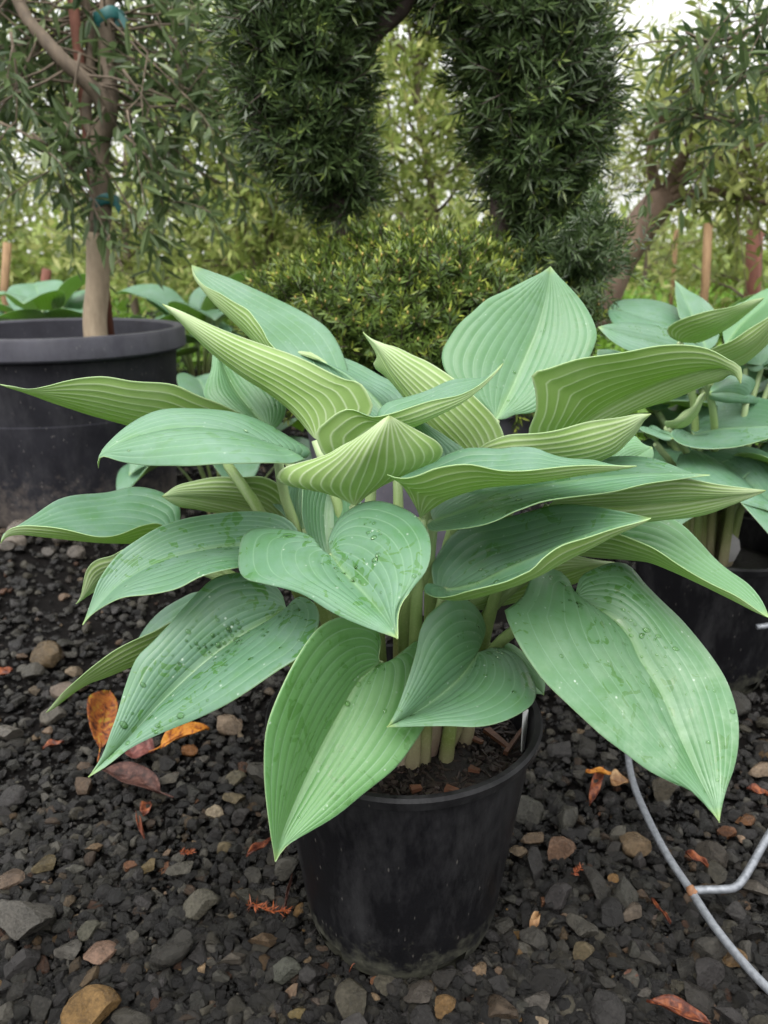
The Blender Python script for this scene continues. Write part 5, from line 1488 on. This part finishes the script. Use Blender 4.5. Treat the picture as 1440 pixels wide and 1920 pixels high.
c = catmull([Q(1105, 610, 2.6), Q(1128, 560, 2.6), Q(1160, 490, 2.6), Q(1205, 420, 2.62), Q(1240, 375, 2.66)], 16)
add_obj('trunk', tubes_mesh('trunk', [(c, np.linspace(0.062, 0.050, 16))], 16), M_BROWN, leaner)
items, starts, dirs, lens = [], [], [], []
for (pa, pb, pc) in (((1240, 375), (1300, 250), (1330, 120)), ((1240, 375), (1330, 300), (1430, 270)), ((1235, 380), (1220, 280), (1260, 180)), ((1240, 375), (1350, 360), (1440, 380))):
    c = catmull([Q(*pa, 2.66), Q(*pb, 2.6), Q(*pc, 2.5)], 10)
    items.append((c, np.linspace(0.022, 0.008, 10)))
    for q in range(32):
        starts.append(c[lrng.integers(4, 10)]); dirs.append(lrng.normal(size=3) + np.array([0.15, -0.1, 0.35])); lens.append(lrng.uniform(0.15, 0.42))
Ps, Ds, Ns, Ls, Ws, Ti, Tp, tw = twig_leaves(lrng, starts, dirs, lens, 6, 0.056, 0.017, 0.8, 0.15)
add_obj('limbs', tubes_mesh('limbs', items, 8), M_BROWN, leaner)
add_obj('crown', leaves_mesh('crown', Ps, Ds, Ns, Ls, Ws, Ti, Tp), M_FAROLIVE, leaner)
add_obj('twigs', tubes_mesh('twigs', [(t_, np.linspace(0.002, 0.001, 5)) for t_ in tw], 4), M_OBARK, leaner)

# olive whose branches reach in from the right
rb_ = np.array([1.35, 1.75, 0.0])
side_olive = empty('olive_tree', tuple(rb_), 'olive reaching in from beyond the right edge with slim arching sprays', 'tree')


def S_(px, py, Y): return P(px, py, Y) - rb_


items, starts, dirs, lens = [], [], [], []
tr = catmull([np.zeros(3), np.array([0.03, 0, 0.5]), np.array([-0.02, 0.02, 1.0]), np.array([-0.05, 0, 1.5])], 14)
add_obj('trunk', tubes_mesh('trunk', [(tr, np.linspace(0.03, 0.012, 14))], 10), M_OBARK, side_olive)
for pts_ in ([(1540, 30, 1.72), (1440, 40, 1.7), (1340, 80, 1.68), (1285, 60, 1.66)], [(1540, 10, 1.72), (1430, -20, 1.6), (1375, -40, 1.5), (1300, -60, 1.5)], [(1560, 230, 1.75), (1460, 215, 1.72), (1370, 230, 1.7), (1290, 205, 1.7)], [(1560, 150, 1.7), (1480, 120, 1.66), (1420, 130, 1.6), (1360, 170, 1.6)]):
    c = catmull([S_(*q) for q in pts_], 10)
    c = np.vstack([tr[11], c])
    items.append((c, np.linspace(0.008, 0.002, 11)))
    for q in range(10):
        starts.append(c[lrng.integers(3, 11)]); dirs.append(nrm(c[-1] - c[1]) * 0.6 + lrng.normal(size=3) * 0.6); lens.append(lrng.uniform(0.08, 0.24))
Ps, Ds, Ns, Ls, Ws, Ti, Tp, tw = twig_leaves(lrng, starts, dirs, lens, 6, 0.055, 0.012, 0.75, 0.25)
add_obj('branches', tubes_mesh('branches', items, 6), M_OBARK, side_olive)
add_obj('crown', leaves_mesh('crown', Ps, Ds, Ns, Ls, Ws, Ti, Tp), M_OLIVE, side_olive)
add_obj('twigs', tubes_mesh('twigs', [(t_, np.linspace(0.0018, 0.0009, 5)) for t_ in tw], 4), M_OBARK, side_olive)

# stakes, thin trunks, distant pots and weeds
for (px, py0, py1, Y, r_, mt, lb_) in ((1322, 540, 418, 3.4, 0.018, M_STAKE, 'pale wooden stake standing among the rear pots'), (1410, 560, 430, 2.9, 0.028, M_REDSTAKE, 'thick dark red post at the rear pots'), (8, 545, 455, 3.5, 0.018, M_STAKE, 'wooden stake beyond the far side of the tub'), (82, 552, 505, 3.4, 0.02, M_REDSTAKE, 'short reddish stake behind the tub'), (1262, 530, 430, 4.2, 0.012, M_STAKE, 'slim stake near the leaning trunk')):
    p0, p1 = P(px, py0, Y), P(px + 6, py1, Y)
    me = tubes_mesh('garden_stake', [(np.array([[0, 0, -p0[2]], [0, 0, 0], p1 - p0]), np.array([r_, r_, r_]))], 6)
    tag(add_obj('garden_stake', me, mt, None, tuple(p0)), lb_, 'stake', 'stakes among the trees')
for (x, y, hh, rd, tw_, mt, lb_) in TREES[:8]:
    nursery_pot('nursery_pot', (x, y, 0), 0.19, 0.15, 0.30, 'black pot of the ' + lb_, [M_POT], 0.26, holes=False, group='far row of black pots', seg=40)
for (x, y, lb_) in ((2.05, 4.0, 'empty black pot among the weeds beside the wooden stake'), (-1.75, 3.9, 'empty black pot beyond the hostas behind the tub')):
    nursery_pot('nursery_pot', (x, y, 0), 0.19, 0.15, 0.30, lb_, [M_POT], 0.20, holes=False, group='far row of black pots', seg=40)
wrng = np.random.default_rng(5)


def weeds(cx, cy, sx, sy, n, hgt, label):
    p = np.stack([wrng.uniform(-sx, sx, n), wrng.uniform(-sy, sy, n), wrng.uniform(0, hgt, n) ** 1.0], 1)
    me = leaves_mesh('weeds', p, wrng.normal(size=(n, 3)) + np.array([0, 0, 0.7]), wrng.normal(size=(n, 3)) + np.array([0, -0.3, 1]), wrng.uniform(0.03, 0.07, n), wrng.uniform(0.015, 0.035, n), wrng.random(n), (wrng.random(n) < 0.1) * 0.6, hexa=False)
    tag(add_obj('weeds', me, M_WEED, None, (cx, cy, 0)), label, 'weeds', kind='stuff')


weeds(2.0, 4.8, 1.3, 1.2, 9000, 0.42, 'bright green weeds among the far pots past the stakes')
weeds(-1.6, 4.6, 1.6, 1.0, 7000, 0.36, 'bright green weeds behind the hostas and tub')
weeds(0.3, 5.0, 1.0, 0.8, 4000, 0.4, 'green undergrowth far behind the yew')
hn = 26000
hp = np.stack([wrng.uniform(-11, 11, hn), wrng.normal(size=hn) * 0.5, np.abs(wrng.normal(size=hn)) * 0.5 + 0.05], 1)
hp[:, 2] *= 1.0 + 0.35 * np.sin(hp[:, 0] * 1.7) * np.sin(hp[:, 0] * 0.6 + 1)
hm = leaves_mesh('hedge', hp, wrng.normal(size=(hn, 3)) + np.array([0, 0, 0.5]), wrng.normal(size=(hn, 3)), wrng.uniform(0.12, 0.26, hn), wrng.uniform(0.05, 0.10, hn), wrng.random(hn), (wrng.random(hn) < 0.15) * 0.6, hexa=False)
tag(add_obj('far_hedge', hm, M_HEDGE, None, (0, 10.5, 0)), 'far yellow-green hedge closing off the nursery rows', 'hedge', kind='stuff')
weeds(1.35, 2.9, 0.55, 0.5, 3500, 0.25, 'low ground-cover plants before the leaning trunk')

# ------------------------------------------------------------------ litter on the gravel
wire = empty('wire_hoop', tuple(G(1295, 1670, 0.0)), 'thick galvanised wire hoop with a welded side arm lying on the gravel', 'wire hoop')
wo = np.array(wire.location)
c = catmull([G(x, y, 0.021) - wo for x, y in ((1230, 1270), (1190, 1330), (1178, 1385), (1178, 1420), (1188, 1470), (1215, 1535), (1252, 1605), (1294, 1668), (1340, 1738), (1400, 1812), (1455, 1868), (1540, 1940))], 60)
add_obj('hoop', tubes_mesh('hoop', [(c, np.full(60, 0.0042))], 12), M_WIRE, wire)
c = catmull([G(1294, 1670, 0.023) - wo, G(1325, 1668, 0.024) - wo, G(1362, 1667, 0.026) - wo, G(1378, 1664, 0.027) - wo, G(1392, 1650, 0.030) - wo, G(1442, 1565, 0.045) - wo, G(1500, 1475, 0.06) - wo], 40)
add_obj('side_arm', tubes_mesh('side_arm', [(c, np.full(40, 0.0040))], 12), M_WIRE, wire)
V, F = ICO[2]
add_obj('weld', make_mesh('weld', V * np.array([0.0058, 0.006, 0.0055]) * (1 + 0.15 * np.sin(V[:, [0]] * 9)) + (G(1297, 1671, 0.023) - wo), F), M_RUST, wire)
c = catmull([P(1419, 1176, .93), P(1445, 1172, .93), P(1500, 1160, .94)], 8)
o = tag(add_obj('wire_rod', tubes_mesh('wire_rod', [(c - c[0], np.full(8, 0.004))], 10), M_WIRE, None, tuple(c[0])), 'pale wire rod poking out beside the rear black pot', 'wire')


def litter_leaf(name, px, py, px2, py2, wpx, material, label, lift=0.012, curl=0.25, tilt=0.0, seed=0, cat='leaf', stem=True):
    g1, g2 = G(px, py, lift), G(px2, py2, lift)
    rg = np.random.default_rng(seed)
    d = g2 - g1; L = np.linalg.norm(d); d = d / L
    s = nrm(np.cross([0, 0, 1], d))
    up = np.array([0, 0, 1.0])
    dep = g1[1] * CP + (CAM_H - g1[2]) * SP
    W = wpx * dep / FPX
    nu, nv = 16, 9
    V = []
    for a_ in np.linspace(0, 1, nu):
        wv = W * 0.5 * math.sin(math.pi * min(1, a_ ** 0.85)) ** 0.75 + 0.0003
        for bq in np.linspace(-1, 1, nv):
            z = curl * L * (0.5 * math.sin(math.pi * a_)) * 0.5 + abs(bq) ** 2 * wv * 0.5 * (1 + curl) + 0.002 * math.sin(9 * a_ + 3 * bq + seed)
            off = s * bq * wv * math.cos(tilt) + up * bq * wv * math.sin(tilt) + up * z
            V.append(d * L * (a_ - 0.0) + off)
    V = np.array(V)
    V[:, 2] -= min(0, V[:, 2].min() + lift) - 0.0
    F = [(i * nv + j, (i + 1) * nv + j, (i + 1) * nv + j + 1, i * nv + j + 1) for i in range(nu - 1) for j in range(nv - 1)]
    me = make_mesh(name, V, F)
    o = add_obj(name, me, material, None, tuple(g1))
    so = o.modifiers.new('thickness', 'SOLIDIFY'); so.thickness = 0.0005
    tag(o, label, cat)
    if stem:
        mid = d[None] * L * np.linspace(-0.22, 0.95, 8)[:, None] + up * (curl * L * 0.25 * np.sin(math.pi * np.clip(np.linspace(-0.22, 0.95, 8), 0, 1)))[:, None] + up * 0.0006
        add_obj('midrib', tubes_mesh('midrib', [(mid, np.linspace(0.0010, 0.0004, 8))], 6), material, o)
    return o


litter_leaf('fallen_leaf', 188, 1402, 205, 1296, 60, M_DL_ORANGE, 'curled orange and yellow fallen leaf beside the big hosta leaf', 0.022, 0.25, 0.55, 1)
litter_leaf('fallen_leaf', 300, 1402, 392, 1366, 34, M_DL_AMBER, 'slender amber fallen leaf arching over a stone', 0.02, 0.45, 0.35, 2)
litter_leaf('fallen_leaf', 236, 1408, 290, 1408, 66, M_DL_RED, 'dull red broken leaf under the hosta tip', 0.016, 0.1, 0.3, 3, stem=False)
litter_leaf('fallen_leaf', 300, 1486, 192, 1444, 52, M_DL_BROWN, 'dark glossy brown fallen leaf with a stem', 0.018, 0.2, 0.0, 4)
litter_leaf('fallen_leaf', 1330, 1922, 1212, 1876, 40, M_DL_RUST, 'rust red fallen leaf by the end of the wire', 0.02, 0.25, 0.2, 5)
litter_leaf('fallen_leaf', 268, 1528, 282, 1504, 20, M_DL_RUST, 'small orange leaf scrap below the brown leaf', 0.016, 0.2, 0.3, 6, stem=False)
litter_leaf('fallen_leaf', 254, 1522, 270, 1572, 7, M_DL_RUST, 'narrow rusty sliver of leaf below the brown leaf', 0.014, 0.15, 0.2, 7, stem=False)
litter_leaf('fallen_leaf', 462, 1604, 510, 1573, 13, M_DL_RUST, 'rusty pointed leaf sliver beside the hanging hosta tip', 0.014, 0.1, 0.2, 8, stem=False)
litter_leaf('fallen_leaf', -6, 1268, 24, 1256, 20, M_DL_RUST, 'small brick red leaf by the mossy round stone', 0.014, 0.2, 0.3, 9, stem=False)
litter_leaf('fallen_leaf', 996, 1746, 1010, 1712, 16, M_DL_TAN, 'tiny tan boat-shaped leaf beside the pot', 0.014, 0.3, 0.3, 10, stem=False)
litter_leaf('fallen_leaf', 1106, 1508, 1132, 1438, 18, M_DL_RUST, 'brown folded leaf between pot and wire', 0.016, 0.25, 0.3, 11, stem=False)
litter_leaf('fallen_leaf', 1098, 1446, 1146, 1450, 11, M_DL_AMBER, 'thin amber leaf lying over the brown folded one', 0.024, 0.15, 0.1, 12, stem=False)
litter_leaf('fallen_leaf', 1146, 1470, 1178, 1462, 34, M_DL_TAN, 'tan oval leaf next to the wire', 0.016, 0.2, 0.1, 13, stem=False)
litter_leaf('fallen_leaf', 80, 1402, 120, 1390, 12, M_DL_RUST, 'reddish brown leaf sliver near the grey stone', 0.014, 0.2, 0.2, 14, stem=False)
litter_leaf('fallen_leaf', 1400, 1478, 1440, 1490, 16, M_DL_RUST, 'rust red scrap beside the cream stone', 0.016, 0.2, 0.2, 15, stem=False)
litter_leaf('fallen_leaf', 1285, 1598, 1328, 1624, 14, M_DL_RUST, 'dark red scrap inside the wire bend', 0.016, 0.2, 0.2, 16, stem=False)
litter_leaf('fallen_leaf', 1222, 1686, 1258, 1730, 4, M_DL_RUST, 'thin orange twig-like leaf beside the wire', 0.016, 0.1, 0.0, 17, stem=False)
litter_leaf('fallen_leaf', 530, 1720, 548, 1640, 4, M_DL_BROWN, 'thin brown stalk leaning on the pot foot', 0.014, 0.1, 0.0, 18, cat='stalk', stem=False)


def sprig(pts, n, ln_, label, seed):
    rg = np.random.default_rng(seed)
    c = catmull([G(x, y, 0.022) for x, y in pts], n)
    o0 = c[0].copy(); c = c - o0
    T = nrm(np.gradient(c, axis=0))
    Ps, Ds = [], []
    for k in range(n):
        for q in range(5):
            v = nrm(rg.normal(size=3)); v[2] = abs(v[2]) * 0.7
            Ps.append(c[k]); Ds.append(nrm(T[k] * 0.7 + v))
    m_ = len(Ps)
    me = leaves_mesh('dead_sprig', np.array(Ps), np.array(Ds), rg.normal(size=(m_, 3)), np.full(m_, ln_) * rg.uniform(0.6, 1.2, m_), np.full(m_, 0.0012), rg.random(m_), rg.random(m_) * 0.3, hexa=False)
    o = add_obj('conifer_sprig', me, SPRIG, None, tuple(o0))
    add_obj('stem', tubes_mesh('stem', [(c, np.full(n, 0.0008))], 5), M_DL_RUST, o)
    return tag(o, label, 'sprig')


SPRIG = foliage_mat('dead_conifer', (0.15, 0.028, 0.009), (0.27, 0.062, 0.015), (0.32, 0.11, 0.03), 0.6, 0.15)
sprig([(466, 1698), (485, 1700), (505, 1708), (536, 1708)], 16, 0.010, 'bright orange dead conifer sprig on the gravel near the pot', 1)
sprig([(338, 1600), (350, 1601), (360, 1598)], 7, 0.007, 'tiny orange conifer sprig among small stones', 2)
sprig([(1075, 1640), (1082, 1634), (1088, 1628)], 6, 0.006, 'tiny rusty conifer scrap beside the tan stones', 3)
# rootlets at the pot's drain hole
items = []
for k in range(26):
    p0 = G(690 + wrng.uniform(-16, 30), 1795 + wrng.uniform(-14, 10), 0.012)
    items.append((branch(wrng, p0 - np.array(main_pot.location), wrng.normal(size=3) * np.array([1, 0.6, 0.3]) + np.array([0, -0.4, -0.2]), 0.022, 5, 0.6, 0), np.full(6, 0.0005)))
rt_ = add_obj('rootlets', tubes_mesh('rootlets', items, 4), M_DL_RUST, main_pot); rt_['kind'] = 'stuff'
